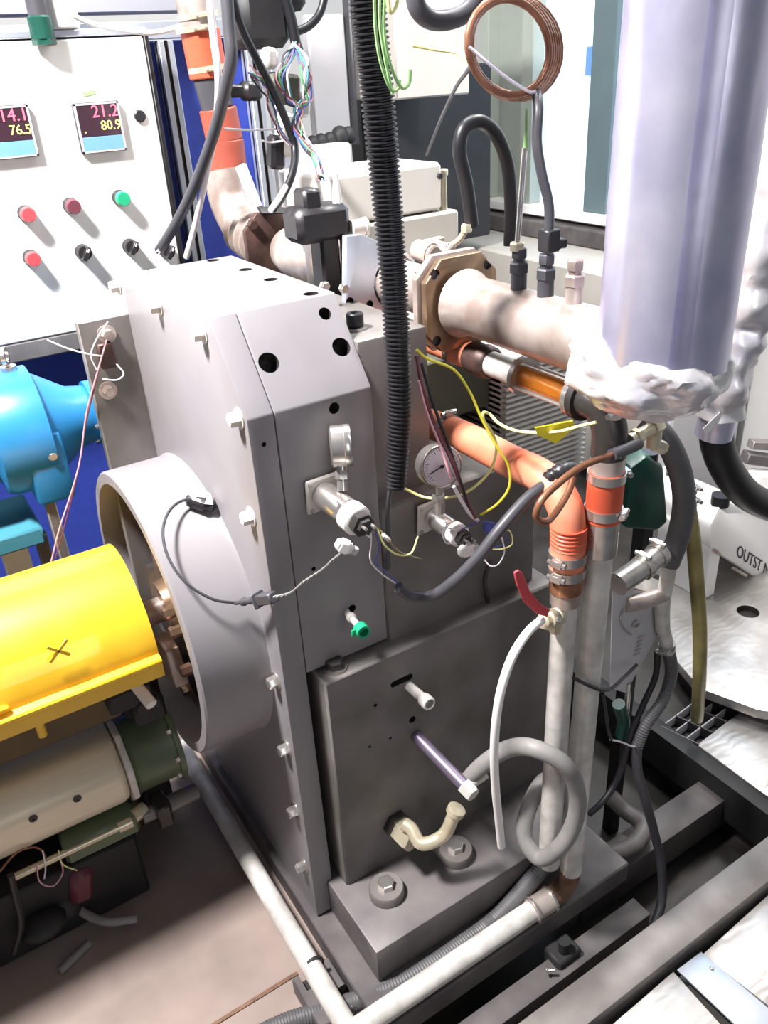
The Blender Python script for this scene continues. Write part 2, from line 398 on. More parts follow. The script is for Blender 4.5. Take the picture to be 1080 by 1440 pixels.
for px, py in ((165, 402), (222, 430), (284, 468), (335, 588), (352, 726), (161, 462), (184, 568), (387, 957), (402, 1052), (414, 1139), (426, 1217)):
    p = at(px+2, py, x=XL)
    bolt(p, -X_, .0115, .016, 'steel' if py > 900 else 'galv', gb, .003)
# round collar on the side plate: a spoked ring
cY, cZ, cR, cx = 1.435, .702, .297, .292
col = obj('collar', lathe(B(), (XL+.001, cY, cZ), -X_, [(0, cR+.004), (.012, cR), (XL-cx, cR), (XL-cx+.004, cR-.004), (XL-cx+.004, cR-.024), (0, cR-.03)], 72, hole=True), 'paint', gb)
sb = lathe(B(), (cx+.075, cY, cZ), -X_, [(0, cR-.024), (.02, cR-.024), (.02, .07), (0, .07)], 56, hole=True)
spk = obj('collar_web', sb, 'bronze', gb)
wc = B()
for k in range(6):
    a = k*PI/3+.35; cyl(wc, (cx+.03, cY+.18*math.cos(a), cZ+.18*math.sin(a)), (cx+.1, cY+.18*math.cos(a), cZ+.18*math.sin(a)), .062, n=20)
cut(spk, wc)
for k in range(9):
    a = k*PI/4.5; bolt((cx+.055, cY+.258*math.cos(a), cZ+.258*math.sin(a)), -X_, .0105, .014, 'bronze', gb)
# transverse flange plate behind
fx = at(107, 455, y=yB+.004).x
fz = at(107, 455, y=yB).z
fl = obj('flange_plate', box(B(), (fx, yB-.001, .4), (XL+.02, yB+.02, fz), .002), 'case', gb)
for px, py in ((152, 549), (150, 470)): bolt(at(px, py, y=yB-.002), -Y_, .012, .012, 'rawsteel', gb, .003)
b = B(); obox(b, at(150, 500, y=yB-.009), X_, (.03, .014, .05), .003); obj('terminal_cover', b, 'brown', gb)
# right shoulder block with its cap screw
shz = at(508, 480, y=1.115).z
sh = obj('shoulder_block', prism(B(), [(XR, 1.115, .9), (XR, 1.115, shz), (XR, 1.5, shz), (XR, 1.5, .9)], (.135, 0, 0), .004), 'case', gb)
p = at(500, 462, z=shz)
b = B(); cyl(b, p-Z_*.001, p+Z_*.004, .021, n=24); obj('washer', b, 'steel', gb)
o = obj('cap_screw', cyl(B(), p+Z_*.004, p+Z_*.027, .0145, n=24, bev=.002), 'black', gb); cut(o, cyl(B(), p+Z_*.017, p+Z_*.05, .0075, n=6))
# lower front case
cs = obj('lower_case', box(B(), (XR+.0005, GY, .62), (1.0, 1.6, .975), .006), 'case', gb)
bx = obj('oil_box', box(B(), (.481, 1.045, .145), (1.03, 1.5, .69), .004), 'case', gb)
ft = B(); prism(ft, [(.452, .885, .06), (1.0, .885, .06), (1.0, 1.3, .06), (.452, 1.3, .06)], (0, 0, .092), .004)
ft = obj('foot', ft, 'frame', gb)
for px, py in ((543, 1246), (641, 1193)):
    p = at(px, py, z=.175); b = B(); lathe(b, p-Z_*.024, Z_, [(0, .036), (.021, .036), (.024, .034)], 36); obj('spacer_washer', b, 'channel', gb); bolt(p, Z_, .0175, .016, 'steel', gb)
p = at(473, 941, z=.69); p = V((max(p.x, .51), max(p.y, 1.075), .69)); b = B(); cyl(b, p, p+Z_*.004, .023, n=24); obj('washer', b, 'steel', gb); bolt(p+Z_*.003, Z_, .0175, .018, 'darkmetal', gb)
# slot, small bores on the box face
cb = B(); p = at(565, 957, y=1.045); obox(cb, p, X_, (.05, .04, .014), .004)
for px, py, r in ((549, 1038, .003), (528, 992, .004), (580, 1012, .008), (520, 1050, .003)): q = at(px, py, y=1.045); cyl(cb, q-Y_*.02, q+Y_*.02, r, n=14)
cut(bx, cb)
b = B(); p = at(572, 962, y=1.05); e = at(597, 984, y=.985); d = (e-p).normalized(); cyl(b, p, e, .0095, n=18); lathe(b, e, d, [(-.004, .0125), (.0, .0135), (.016, .0135), (.019, .011), (.019, .0085), (.004, .0085)], 20); obj('sight_plug', b, 'galv', gb)
# engine body behind
eb = thing('engine_block', 'olive grey engine block behind the corrugated black hose', 'engine', (.86, 1.75, .058))
obj('block', box(B(), (.775, 1.3, .99), (1.06, 1.95, 1.125), .006), 'olive', eb)
obj('crankcase', box(B(), (.70, 1.62, .06), (1.3, 2.05, .99), .01), 'olive', eb)
fn = B()
for k in range(24):
    z = .80+k*.0125; box(fn, (1.062, 1.25, z), (1.30, 1.75, z+.006))
box(fn, (1.062, 1.27, .79), (1.285, 1.74, 1.10)); o = obj('cooling_fins', fn, 'greybox', eb); o['kind'] = 'stuff'
# ================================================================== front fittings on the gearbox
def gauge(name, label, base, face_c, nd, r, depth, stem_to, mdl):
    nd = V(nd).normalized()
    t = thing(name, label, 'gauge', base, None)
    c = V(face_c)
    obj('case', lathe(B(), c-nd*depth, nd, [(0, r*.85), (.003, r*.97), (depth*.5, r*.97), (depth-.004, r*.97), (depth-.004, r*.5)], 36), 'steel', t)
    obj('bezel', lathe(B(), c-nd*.010, nd, [(0, r*.95), (.002, r), (.009, r), (.012, r*.95), (.010, r*.87), (.004, r*.86), (0, r*.86)], 40, hole=True), 'steel', t)
    dl = obj('dial', cyl(B(), c-nd*.004, c+nd*.001, r*.88, n=36), 'dial', t)
    u, v, _ = basis(nd); b = B()
    for k in range(27):
        a = math.radians(-45+k*270/26); dr = u*math.cos(a)+v*math.sin(a); L = .006 if k % 5 == 0 else .003
        obox(b, c+nd*.0014+dr*(r*.80-L/2), dr, (L, .0008, .0006), up=nd)
    obj('scale_marks', b, 'mark', dl)
    b = B(); a = math.radians(mdl); dr = u*math.cos(a)+v*math.sin(a); obox(b, c+nd*.0024+dr*r*.25, dr, (r*.85, .0016, .0008), up=nd); cyl(b, c+nd*.001, c+nd*.0035, .003, n=12); obj('needle', b, 'mark', dl)
    top = c-nd*depth*.5-Z_*r*.92; b = B(); cyl(b, V(stem_to), top, .0085, n=14); hexa(b, V(stem_to)+(top-V(stem_to))*.45, (top-V(stem_to)), .0115, .013); obj('stem', b, 'steel', t)
    return t
def manifold(t, p0, p1, r, plug=True):
    p0, p1 = V(p0), V(p1); d = (p1-p0).normalized(); L = (p1-p0).length
    b = B(); obox(b, p0+d*.004, d, (.008, .062, .062), .003); obj('mounting_flange', b, 'galv', t)
    for a, c in ((1, 1), (-1, 1), (1, -1), (-1, -1)):
        u, v, _ = basis(d); bolt(p0+d*.007+u*.024*a+v*.024*c, d, .0045, .004, 'steel', t)
    obj('manifold_body', lathe(B(), p0+d*.006, d, [(0, r), (L*.5, r), (L*.53, r*.9)], 28), 'steel', t)
    obj('hex_nut', hexa(B(), p0+d*L*.52, d, r*1.05, L*.14), 'steel', t)
    obj('union_ring', lathe(B(), p0+d*L*.64, d, [(0, r*.9), (.002, r*1.1), (L*.18, r*1.1), (L*.2, r*.95), (L*.21, r*.8)], 28), 'white', t)
    obj('sensor_body', lathe(B(), p0+d*L*.82, d, [(0, r*.86), (L*.14, r*.86), (L*.15, r*.62), (L*.2, r*.6)], 6), 'darkmetal', t)
    b = B(); u, v, _ = basis(d)
    for k in range(3): a = k*2.1+.4; q = p0+d*L*1.0+(u*math.cos(a)+v*math.sin(a))*r*.4; cyl(b, q, q+d*.012, .003, n=8)
    obj('terminals', b, 'steel', t)
m0 = at(452, 692, y=GY-.001); m1 = at(520, 738, y=.945)
m1 = V((m0.x+.005, .95, m0.z-.01)); 
g1 = gauge('pressure_gauge', 'chrome pressure gauge turned edge-on beside the corrugated hose', m0, at(492, 626, y=1.035), (.885, -.465, .0), .0335, .031, at(482, 690, y=1.03), 40)
manifold(g1, m0, m1, .0225)
m0 = at(604, 724, y=GY-.001); m1 = V((m0.x+.005, .975, m0.z-.008))
g2 = gauge('pressure_gauge', 'chrome pressure gauge with its pale dial facing the camera', m0, at(621, 656, y=.985), (-.22, -1, .30), .036, .032, at(617, 722, y=1.0), 200)
manifold(g2, m0, m1, .0185)
# drain fitting with green cap
p0 = at(487, 860, y=GY-.001); p1 = at(507, 884, y=1.02); d = (p1-p0).normalized()
t = thing('drain_fitting', 'small brass drain fitting with green cap on gearbox front', 'fitting', p0)
obj('tube', lathe(B(), p0, d, [(0, .006), (.015, .006), (.017, .009), (.026, .009), (.028, .006), ((p1-p0).length, .0065)], 16), 'galv', t)
b = lathe(B(), p1-d*.004, d, [(0, .0125), (.018, .0125), (.018, .0085), (.004, .0085)], 18); obox(b, p1+d*.004-X_*.014, X_, (.012, .014, .004), .001, up=d); obj('cap', b, 'gcap', t)
# rod with nut and the elbow fitting on the box
p0 = at(585, 1034, y=1.044); p1 = at(656, 1108, y=.90)
d = (p1-p0).normalized(); t = thing('dip_rod', 'blued steel rod with square end nut sticking out of the box', 'rod', p0)
obj('rod', cyl(B(), p0, p1, .0125, n=20), 'purple', t); obj('end_nut', hexa(B(), p1-d*.006, d, .0165, .026), 'galv', t)
p0 = at(556, 1156, y=1.044)
t = thing('hose_elbow', 'shiny zinc elbow fitting screwed into the front of the box', 'fitting', p0)
obj('base_nut', hexa(B(), p0+Y_*.0, -Y_, .03, .022), 'darkmetal', t)
n1 = p0-Y_*.02; obj('union_nut', hexa(B(), n1, V((.1, -1, -.05)), .0275, .042), 'zinc', t)
q0 = n1-Y_*.03; q1 = at(592, 1186, y=.955); q2 = at(622, 1176, y=.935); q3 = at(640, 1142, y=.925)
q0 = at(578, 1165, y=.985)
obj('bent_tube', tube(B(), [at(568, 1158, y=1.0), q0, q1, q2, q3], .0135, 16), 'zinc', t)
d = (q3-q2).normalized(); obj('collar', lathe(B(), q3-d*.004, d, [(0, .0145), (.002, .0185), (.013, .0185), (.015, .015)], 20), 'zinc', t)
# two white plugs
def plug(px, py, y, lab, d=(.8, -.3, -.4)):
    p = at(px, py, y=y); t = thing('wire_connector', lab, 'connector', p)
    b = B(); obox(b, p, d, (.028, .015, .017), .0035); obox(b, p, d, (.018, .018, .02), .003); obj('body', b, 'white', t)
    q = p+V(d).normalized()*.018; b = B(); obox(b, q, d, (.01, .010, .012), .001); obj('latch', b, 'panelgrey', t)
plug(484, 768, .95, 'white plug dangling under the edge-on gauge', (.75, -.3, -.55))
plug(655, 774, .97, 'white plug dangling under the dial-facing gauge', (1, -.25, .1))
def wire(name, pts, r, m, lab, cat='wire', group=None, n=7, res=8):
    return solo(name, tube(B(), pts, r, n, res), m, lab, cat, group)
def W(pts, **k):
    return [at(a, b_, **k) for a, b_ in pts]
def WV(pts, ax='y'):
    """(px, py, plane) triples"""
    return [at(a, b_, **{ax: c}) for a, b_, c in pts]
wire('sensor_wire', WV([(520, 735, .955), (522, 760, .95), (521, 788, .95), (538, 808, .955), (556, 820, .96)]), .0012, 'ww', 'white lilac wire drooping from edge-on gauge to grey conduit end')
wire('sensor_wire', WV([(528, 745, .955), (533, 772, .945), (528, 790, .95), (545, 806, .955), (562, 822, .96)]), .0012, 'wb', 'blue wire curling down below the edge-on gauge')
wire('sensor_wire', WV([(530, 742, .955), (540, 765, .94), (560, 780, .94), (578, 778, .94), (588, 754, .945)]), .0016, 'wy', 'cream wire hooked upward below the edge-on gauge')
wire('sensor_wire', WV([(534, 745, .955), (545, 758, .94), (562, 776, .94), (592, 786, .94)]), .0012, 'tan', 'tan wire end pointing right below the edge-on gauge')
p = at(543, 756, y=.945); b = B(); obox(b, p, (.6, -.2, -.8), (.018, .010, .006), .002); solo('crimp_splice', b, 'ww', 'pale lilac crimp splice on wires under the edge-on gauge', 'splice')
wire('sensor_wire', WV([(648, 745, .975), (672, 735, .95), (700, 738, .95), (712, 762, .945), (690, 772, .95)]), .0012, 'wb', 'dark blue wire bunched beside the dial-facing gauge plug')
wire('sensor_wire', WV([(700, 750, .93), (716, 746, .93), (720, 765, .93), (706, 772, .93), (685, 772, .95)]), .0012, 'wy', 'cream wire making a small loop right of the gauge plug')
wire('sensor_wire', WV([(706, 756, .93), (709, 778, .93), (700, 794, .93), (690, 796, .93), (680, 786, .95)]), .0012, 'ww', 'white wire hanging in a hook below the gauge plug')
wire('sensor_wire', WV([(640, 745, .975), (622, 744, .96), (626, 762, .955), (640, 764, .97)]), .0012, 'ww', 'short white wire wrapped round the union of dial-facing gauge')
p = at(688, 742, y=.955); b = B(); obox(b, p, (1, -.3, -.4), (.022, .018, .02), .005); solo('tape_wrap', b, 'wb', 'dark blue tape wrap on wires behind the black cable', 'tape')
# twisted lead from plug to inline connector, then loop to the pickup on the collar
tw = even(WV([(489, 772, .95), (470, 786, .965), (455, 800, .98), (428, 818, 1.0), (408, 834, 1.02), (385, 840, 1.04)]), .0025); bb = B()
for s_ in (0, PI): sweep(bb, [p+V((math.cos(i*.9+s_), 0, math.sin(i*.9+s_)))*.0014 for i, p in enumerate(tw)], .0016, 6)
solo('twisted_lead', bb, 'lgrub', 'twisted grey lead from white plug to inline connector', 'wire')
pa = on_cyl(331, 848, 1.435, .702, .315); pb = at(385, 840, y=1.045); d = (pb-pa).normalized(); L = (pb-pa).length
t = thing('inline_connector', 'black two-piece inline connector across the gearbox front edge', 'connector', pa)
obj('plug_half', lathe(B(), pa, d, [(0, .004), (L*.2, .004), (L*.2, .007), (L*.25, .0075), (L*.26, .0055), (L*.6, .007), (L*.6, .005)], 14), 'cable', t)
b = B(); obox(b, pa+d*L*.63, d, (.004, .026, .026), .001); obox(b, pa+d*L*.82, d, (L*.36, .018, .018), .002); obj('socket_half', b, 'cable', t)
wire('pickup_cable', [on_cyl(a, c, 1.435, .702, r) for a, c, r in ((331, 848, .315), (300, 843, .325), (262, 820, .33), (237, 785, .33), (229, 750, .33), (236, 722, .325), (252, 706, .318), (270, 701, .312))], .0026, 'cable', 'thin black cable looping over the grey collar to pickup', 'cable')
pk = on_cyl(285, 706, 1.435, .702, .30); t = thing('speed_pickup', 'black speed pickup with pale clip on top of grey collar', 'sensor', pk)
b = B(); d = V((1, -.28, -.18)).normalized(); q0, q1 = on_cyl(262, 701, 1.435, .702, .312), on_cyl(296, 712, 1.435, .702, .312); lathe(b, q0, q1-q0, [(0, .006), (.006, .013), (.036, .014), (.04, .009), (.052, .009)], 16); obj('body', b, 'blackp', t)
b = B(); prism(b, [on_cyl(*q, 1.435, .702, .325) for q in ((262, 690), (280, 687), (296, 693), (298, 705), (286, 704), (268, 698))], (0, -.006, -.005), .001); obj('clip', b, 'panelgrey', t)
# corrugated hose, its inner cord
hp_ = [at(512, -60, y=1.02), at(516, 0, y=1.02), at(530, 130, y=1.02), at(546, 300, y=1.02), at(557, 450, y=1.0), at(561, 580, y=.99), at(556, 686, y=.985)]
wire0 = corrugated(B(), hp_, .0245, .0175, .0066, .17, 16)
solo('corrugated_hose', wire0, 'black', 'long black corrugated conduit hanging before the gearbox', 'hose')
wire('cord', WV([(549, 684, .985), (545, 720, 1.0), (546, 765, 1.04), (545, 800, 1.07)]), .0042, 'cable', 'short grey cord leaving the bottom of corrugated conduit', 'cable')
wire('cable', WV([(690, 788, 1.06), (682, 812, 1.06), (686, 846, 1.07)]), .0048, 'darkmetal', 'short dark stub tube on gearbox front right of gauge', 'tube')
# black cable with taped elbow
wire('power_cable', WV([(560, 826, .955), (578, 838, .95), (606, 838, .93), (640, 816, .90), (672, 784, .88), (705, 742, .87), (745, 698, .87), (780, 674, .868), (800, 664, .868)]), .0098, 'cable', 'thick grey cable sweeping up from wire ends to orange hose', 'cable', n=14)
b = B(); tp = spline(WV([(768, 676, .866), (782, 668, .865), (795, 661, .864), (810, 656, .864)]), 5); sweep(b, tp, lambda i: (.010, .0135, .0125, .015, .0145, .0135, .0155, .014, .015, .0125, .0135, .012, .0105, .011, .008, .006)[min(i, 15)], 12); solo('tape_wrap', b, 'blackp', 'black tape bundle where thick grey cable meets orange hose', 'tape')
# ================================================================== drive line on the left
GX = .262
t = thing('shaft_guard', 'bright yellow half-round shaft guard at left edge', 'guard', (-.05, cY, .6))
R_ = .158
arc = [(cY+R_*math.cos(a), cZ+.002+R_*math.sin(a)) for a in [math.radians(172-k*(344-180+0)/28) for k in range(29)]]
arc = [(cY-R_*math.cos(math.radians(9+k*162/60)), .702+R_*math.sin(math.radians(9+k*162/60))) for k in range(61)]
y0, z0 = arc[0]; y1, z1 = arc[-1]
poly = [(y1, z1-.012), (y1+.014, z1-.018), (y1+.012, z1-.056), (y0-.012, z0-.056), (y0-.014, z0-.018), (y0, z0-.012)]
full = arc+poly
obj('cover', prism(B(), [(-.5, y, z) for y, z in full], (GX+.5, 0, 0)), 'yellow', t)
b = B(); obox(b, (-.12, y0-.016, z0-.02), X_, (.764, .008, .012), .003); obj('lip', b, 'yellow', t)
b = B(); obox(b, (-.22, y0-.004, z0+.0), X_, (.44, .012, .010), .004); obj('weld_strip', b, 'yellow', t)
p = at(78, 900, y=y0-.003); b = B(); p = V((p.x, y0-.001, z0+.07)); obox(b, p, (1, 0, .9), (.05, .004, .006), .001); obox(b, p, (1, 0, -1), (.045, .004, .006), .001); obj('stiffener', b, 'yellow', t)
b = B(); cyl(b, (.035, y0-.004, z0-.055), (.035, y0-.004, z0-.085), .008, n=10); obj('latch', b, 'yellow', t)
t = thing('drive_shaft', 'scorched steel drive shaft between yellow guard and collar', 'shaft', (.33, cY, .66))
obj('shaft', cyl(B(), (.24, cY, cZ), (.45, cY, cZ), .026, n=28), 'rawsteel', t)
obj('hub', lathe(B(), (.318, cY, cZ), X_, [(0, .055), (.03, .062), (.035, .09), (.05, .09)], 28), 'bronze', t)
b = B(); prism(b, [(.285, cY-.10, .672), (.285, cY-.035, .672), (.285, cY-.05, .585), (.285, cY-.13, .60)], (.028, 0, 0), .004); obj('drive_dog', b, 'rawsteel', t)
for y, z in ((cY-.12, cZ+.02), (cY-.105, cZ+.055), (cY-.14, cZ-.06)):
    bolt((.318, y, z), -X_, .012, .022, 'bronze', t)
# stub pin below the guard
p0 = at(190, 962, y=1.33); p1 = at(214, 992, y=1.28)
solo('locking_pin', cyl(B(), p0, p1, .0115, n=16, bev=.002), 'white', 'pale round pin poking out below the yellow guard', 'pin')
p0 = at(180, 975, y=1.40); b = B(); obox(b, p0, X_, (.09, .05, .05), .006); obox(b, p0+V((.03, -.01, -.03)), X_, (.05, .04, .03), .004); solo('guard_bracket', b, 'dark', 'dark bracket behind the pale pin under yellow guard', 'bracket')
b = B(); box(b, (-.5, 1.44, .475), (.20, 1.60, .662), .008); box(b, (-.5, 1.585, .0), (.20, 1.66, .43), .008)
solo('guard_pedestal', b, 'pedestal', 'dark brown steel pedestal carrying the yellow guard', 'stand')
b = B(); box(b, (.202, 1.44, .45), (.283, 1.62, .60), .012); box(b, (.202, 1.585, 0), (.283, 1.66, .42), .01); box(b, (.21, 1.39, .47), (.275, 1.45, .53), .006); solo('bearing_block', b, 'dark', 'dark bearing block between yellow guard and green coupling', 'block')
# silver motor and green coupling
mY, mZ = 1.478, .342
t = thing('servo_motor', 'silver flat-sided drive motor with black screws below the guard', 'motor', (-.1, mY, .2))
sec = []
for k in range(8):
    a = PI/8+k*PI/4; sec.append((mY+.098*math.cos(a), mZ+.098*math.sin(a)))
obj('housing', prism(B(), [(-.5, y, z) for y, z in sec], (.665, 0, 0), .016), 'alub', t)
b = B(); prism(b, [(.166, mY+(y-mY)*1.06, mZ+(z-mZ)*1.06) for y, z in sec], (.014, 0, 0), .003); obj('end_flange', b, 'galv', t)
fn_ = V((0, -1, 0))
for px, py in ((47, 1152), (109, 1124)):
    q = at(px, py, y=mY-.092); b = B(); lathe(b, V((q.x, mY-.0895, q.z)), -Y_, [(0, .0085), (.002, .0085), (.003, .007)], 16); o = obj('screw', b, 'darkmetal', t); cut(o, cyl(B(), V((q.x, mY-.0905, q.z)), V((q.x, mY-.1, q.z)), .0035, n=6))
b = B(); cyl(b, (-.1, mY-.085, mZ-.105), (.14, mY-.085, mZ-.105), .0085, n=12); cyl(b, (.12, mY-.085, mZ-.105), (.15, mY-.085, mZ-.105), .014, n=12); cyl(b, (.155, mY-.08, mZ-.10), (.185, mY-.07, mZ-.10), .016, n=12); obj('oil_line', b, 'zinc', t)
t = thing('shaft_coupling', 'olive green round coupling between silver motor and collar', 'coupling', (.23, mY, .2))
obj('sleeve', lathe(B(), (.181, mY, mZ), X_, [(0, .095), (.006, .09), (.01, .088), (.095, .088), (.096, .098), (.108, .098)], 36), 'green', t)
b = B(); box(b, (.20, mY-.11, mZ-.145), (.232, mY-.05, mZ-.085), .004); obj('foot_lug', b, 'darkmetal', t)
for k in range(5): a = 2.3+k*.75; bolt((.277, mY+.088*math.cos(a), mZ+.088*math.sin(a)), -X_, .008, .01, 'rawsteel', t)
b = B(); cyl(b, at(200, 1148, y=1.40), at(228, 1136, y=1.40), .018, n=16); cyl(b, at(236, 1132, y=1.40), at(275, 1112, y=1.41), .02, n=16); solo('drain_pipe', b, 'channel', 'short pale drain pipe under the green coupling', 'pipe')
# things hanging under the motor
b = B(); p = at(140, 1168, y=1.42); obox(b, p, X_, (.16, .06, .06), .008); solo('terminal_box', b, 'green', 'small green terminal box hanging under silver motor', 'box')
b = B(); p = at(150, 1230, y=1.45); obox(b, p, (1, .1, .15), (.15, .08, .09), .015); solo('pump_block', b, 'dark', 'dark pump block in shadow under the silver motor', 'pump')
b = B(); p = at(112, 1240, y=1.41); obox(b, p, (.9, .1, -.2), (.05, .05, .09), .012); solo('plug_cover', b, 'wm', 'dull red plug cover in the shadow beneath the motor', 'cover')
for k, (pts, r, mm_, lab) in enumerate([
    ([(0, 1225, 1.38), (25, 1198, 1.38), (52, 1192, 1.39), (70, 1215, 1.40)], .0022, 'copper', 'copper coloured lead at left edge under the silver motor'),
    ([(15, 1230, 1.36), (22, 1260, 1.36), (30, 1300, 1.36), (20, 1340, 1.36)], .007, 'black', 'black cable hanging at the left edge under motor'),
    ([(52, 1215, 1.38), (56, 1240, 1.37), (75, 1246, 1.37), (88, 1228, 1.38), (84, 1205, 1.39)], .0015, 'wp', 'pink wire loop hanging under the silver motor'),
    ([(60, 1196, 1.39), (64, 1222, 1.38), (62, 1236, 1.37)], .0016, 'ww', 'white wire end pointing down inside the pink loop'),
    ([(82, 1196, 1.39), (88, 1215, 1.385), (108, 1224, 1.39)], .0016, 'wy', 'cream wire end bent right beside pink loop')]):
    wire('motor_wire', WV(pts), r, mm_, lab)
wire('floor_cable', [at(92, 1262, z=.07), at(120, 1285, z=.05), at(150, 1296, z=.04), at(192, 1292, z=.025)], .0095, 'lgrub', 'grey white cable curved in the shadow beneath the motor', 'cable', n=12)
wire('floor_cable', [at(84, 1366, z=.009), at(126, 1326, z=.009)], .009, 'lgrub', 'short straight pale cable piece lying on the floor', 'cable', n=12)
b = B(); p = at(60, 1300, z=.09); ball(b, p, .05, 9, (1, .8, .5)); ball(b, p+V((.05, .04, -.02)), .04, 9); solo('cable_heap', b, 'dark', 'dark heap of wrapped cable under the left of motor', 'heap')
# plinth the motor stands on
solo('motor_plinth', box(B(), (-.7, 1.40, .001), (.15, 1.58, .185), .006), 'dark', 'dark steel plinth carrying the silver motor', 'stand')

# ================================================================== L shaped pipe run along the floor
t = thing('floor_conduit', 'pale grey pipe slanting across floor from under the collar', 'pipe', (.352, 1.1, .03))
obj('pipe', cyl(B(), (.352, .80, .08), (.356, 1.72, .08), .0205, n=24), 'galv', t)
pz = .08
b = B(); ring(b, at(441, 1358, z=pz), Y_, .0205, .0225, .006); obj('clip', b, 'dark', t)
t = thing('floor_pipe', 'galvanised pipe along the front of gearbox foot', 'pipe', (.6, .825, .05))
P1 = (.885, .805)
obj('pipe', cyl(B(), (.36, .822, pz), (.80, .822, pz), .0215, n=24), 'galv', t)
obj('coupling', cyl(B(), (.79, .822, pz), (.84, .822, pz), .025, n=24, bev=.002), 'rawsteel', t)
for x in (.795, .84): b = B(); ring(b, (x, .822, pz), X_, .024, .0285, .005); obj('clamp', b, 'steel', t)
obj('elbow', tube(B(), [(.835, .822, pz), (.862, .821, pz+.004), (.882, .816, pz+.03), (.886, .812, pz+.075)], .0225, 20), 'rust', t)

# ================================================================== vertical pipes at right
t = thing('coolant_pipe', 'tall front galvanised pipe topped by orange silicone sleeve', 'pipe', (.885, .808, .15))
obj('pipe', cyl(B(), (.886, .812, .15), (.884, .803, .955), .0225, n=28), 'galv', t)
obj('upper_tube', cyl(B(), (.884, .803, .93), (.884, .802, 1.0), .0275, n=28, bev=.002), 'steel', t)
obj('orange_sleeve', cyl(B(), (.884, .802, .995), (.884, .801, 1.08), .0285, n=28), 'orange', t)
clamp('clamp', (.884, .802, 1.01), Z_, .0285, .016, t, screw=(.5, -1, 0)); clamp('clamp', (.884, .801, 1.072), Z_, .0285, .014, t, screw=(1, -.3, 0))
p2x, p2y = .832, .822
t = thing('coolant_pipe', 'second galvanised pipe behind the front one, fed by bent orange hose', 'pipe', (p2x, p2y, .15))
obj('pipe', cyl(B(), (p2x, p2y, .2), (p2x, p2y, .86), .0215, n=28), 'galv', t)
obj('sleeve', cyl(B(), (p2x, p2y, .845), (p2x, p2y, .93), .0255, n=28), 'rawsteel', t)
tb = obj('bent_hose', tube(B(), [(.845, 1.26, 1.03), (.842, 1.12, 1.045), (.84, .98, 1.045), (.838, .885, 1.045), (.834, .838, 1.02), (p2x, p2y+.002, .975), (p2x, p2y, .915)], .0285, 22, 10), 'peach', t)
for z in (.908, .936): clamp('clamp', (p2x, p2y, z), Z_, .029, .016, t, screw=(-1, -.3, 0))
obj('end_band', cyl(B(), (p2x, p2y, .868), (p2x, p2y, .895), .0275, n=24, bev=.002), 'copper', t)
clamp('clamp', (.843, 1.155, 1.043), Y_, .0287, .014, t, screw=(0, 0, 1))
obj('hose_ribs', corrugated(B(), [(p2x, p2y+.001, .99), (p2x, p2y, .955)], .0295, .0295, .007, .06, 22), 'orange', t)
# ball valve on the second pipe
v0 = V((p2x, p2y, .82)); v1 = at(752, 878, y=p2y-.03); d = (v1-v0).normalized()
t = thing('ball_valve', 'small brass ball valve with red lever on the second pipe', 'valve', v0)
obj('body', lathe(B(), v0+d*.018, d, [(0, .010), (.004, .0155), (.016, .0155), (.018, .012), (.024, .0165), (.046, .0165), (.048, .012), (.060, .012), (.062, .008)], 16), 'zinc', t)
hp2 = v0+d*.052
ly = hp2.y-.022
b = prism(B(), [at(*q, y=ly) for q in ((724, 806), (730, 802), (736, 806), (745, 830), (760, 849), (774, 858), (770, 868), (756, 864), (738, 848), (728, 824))], (0, .0045, 0), .0012); obj('lever', b, 'red', t)
b = B(); cyl(b, hp2, V((hp2.x, ly, hp2.z+.012)), .005, n=8); obj('stem', b, 'steel', t)
b = B(); cyl(b, v0+d*.032-Z_*.012, v0+d*.032-Z_*.03, .009, n=8); obj('drain_port', b, 'zinc', t)
wire('drain_hose', WV([(762, 872, .79), (745, 886, .78), (722, 920, .765), (706, 965, .76), (698, 1010, .76), (695, 1060, .765), (697, 1110, .775), (701, 1150, .785), (705, 1190, .795)]), .0072, 'white', 'milky white hose hanging from the red-levered valve', 'hose', n=14)
# cable tie round both pipes
wire('cable_tie', WV([(780, 938, .83), (810, 955, .80), (838, 968, .78), (855, 970, .785), (880, 950, .83), (895, 935, .86)]), .0035, 'black', 'black strap holding the two galvanised pipes together', 'strap')
wire('cable_tie', WV([(848, 975, .778), (852, 1000, .776), (856, 1030, .776), (860, 1040, .78)]), .003, 'mark', 'black strap tail hanging in front of pipe', 'strap')
# ================================================================== manifold elbow, sight glass line
hX, hZ = .872, 1.187
t = thing('sight_glass', 'clear sight glass tube of amber fluid between two flanges', 'gauge', (hX, .93, hZ))
def hy(px, py): return at(px, py, x=hX).y
y0_, y1_ = hy(737, 533), hy(812, 560)
obj('glass_tube', cyl(B(), (hX, y0_, hZ), (hX, y1_, hZ), .0205, n=24), 'glass', t)
obj('amber_fluid', cyl(B(), (hX, y0_, hZ), (hX, y1_, hZ), .0180, n=20), 'amber', t)
for y in (y0_, y1_):
    b = B(); ring(b, (hX, y, hZ), Y_, .017, .033, .010); obj('flange', b, 'steel', t)
for a in (.4, 1.97, 3.54, 5.1):
    u = V((math.cos(a), 0, math.sin(a)))*.0275; b = B(); cyl(b, V((hX, y0_+.012, hZ))+u, V((hX, y1_-.012, hZ))+u, .0032, n=8); obj('tie_rod', b, 'steel', t)
    bolt(V((hX, y1_-.005, hZ))+u, -Y_, .006, .006, 'steel', t)
obj('inlet_tube', cyl(B(), (hX, y0_+.004, hZ), (hX, hy(690, 512), hZ), .0215, n=24), 'galv', t)
yb = hy(672, 503)
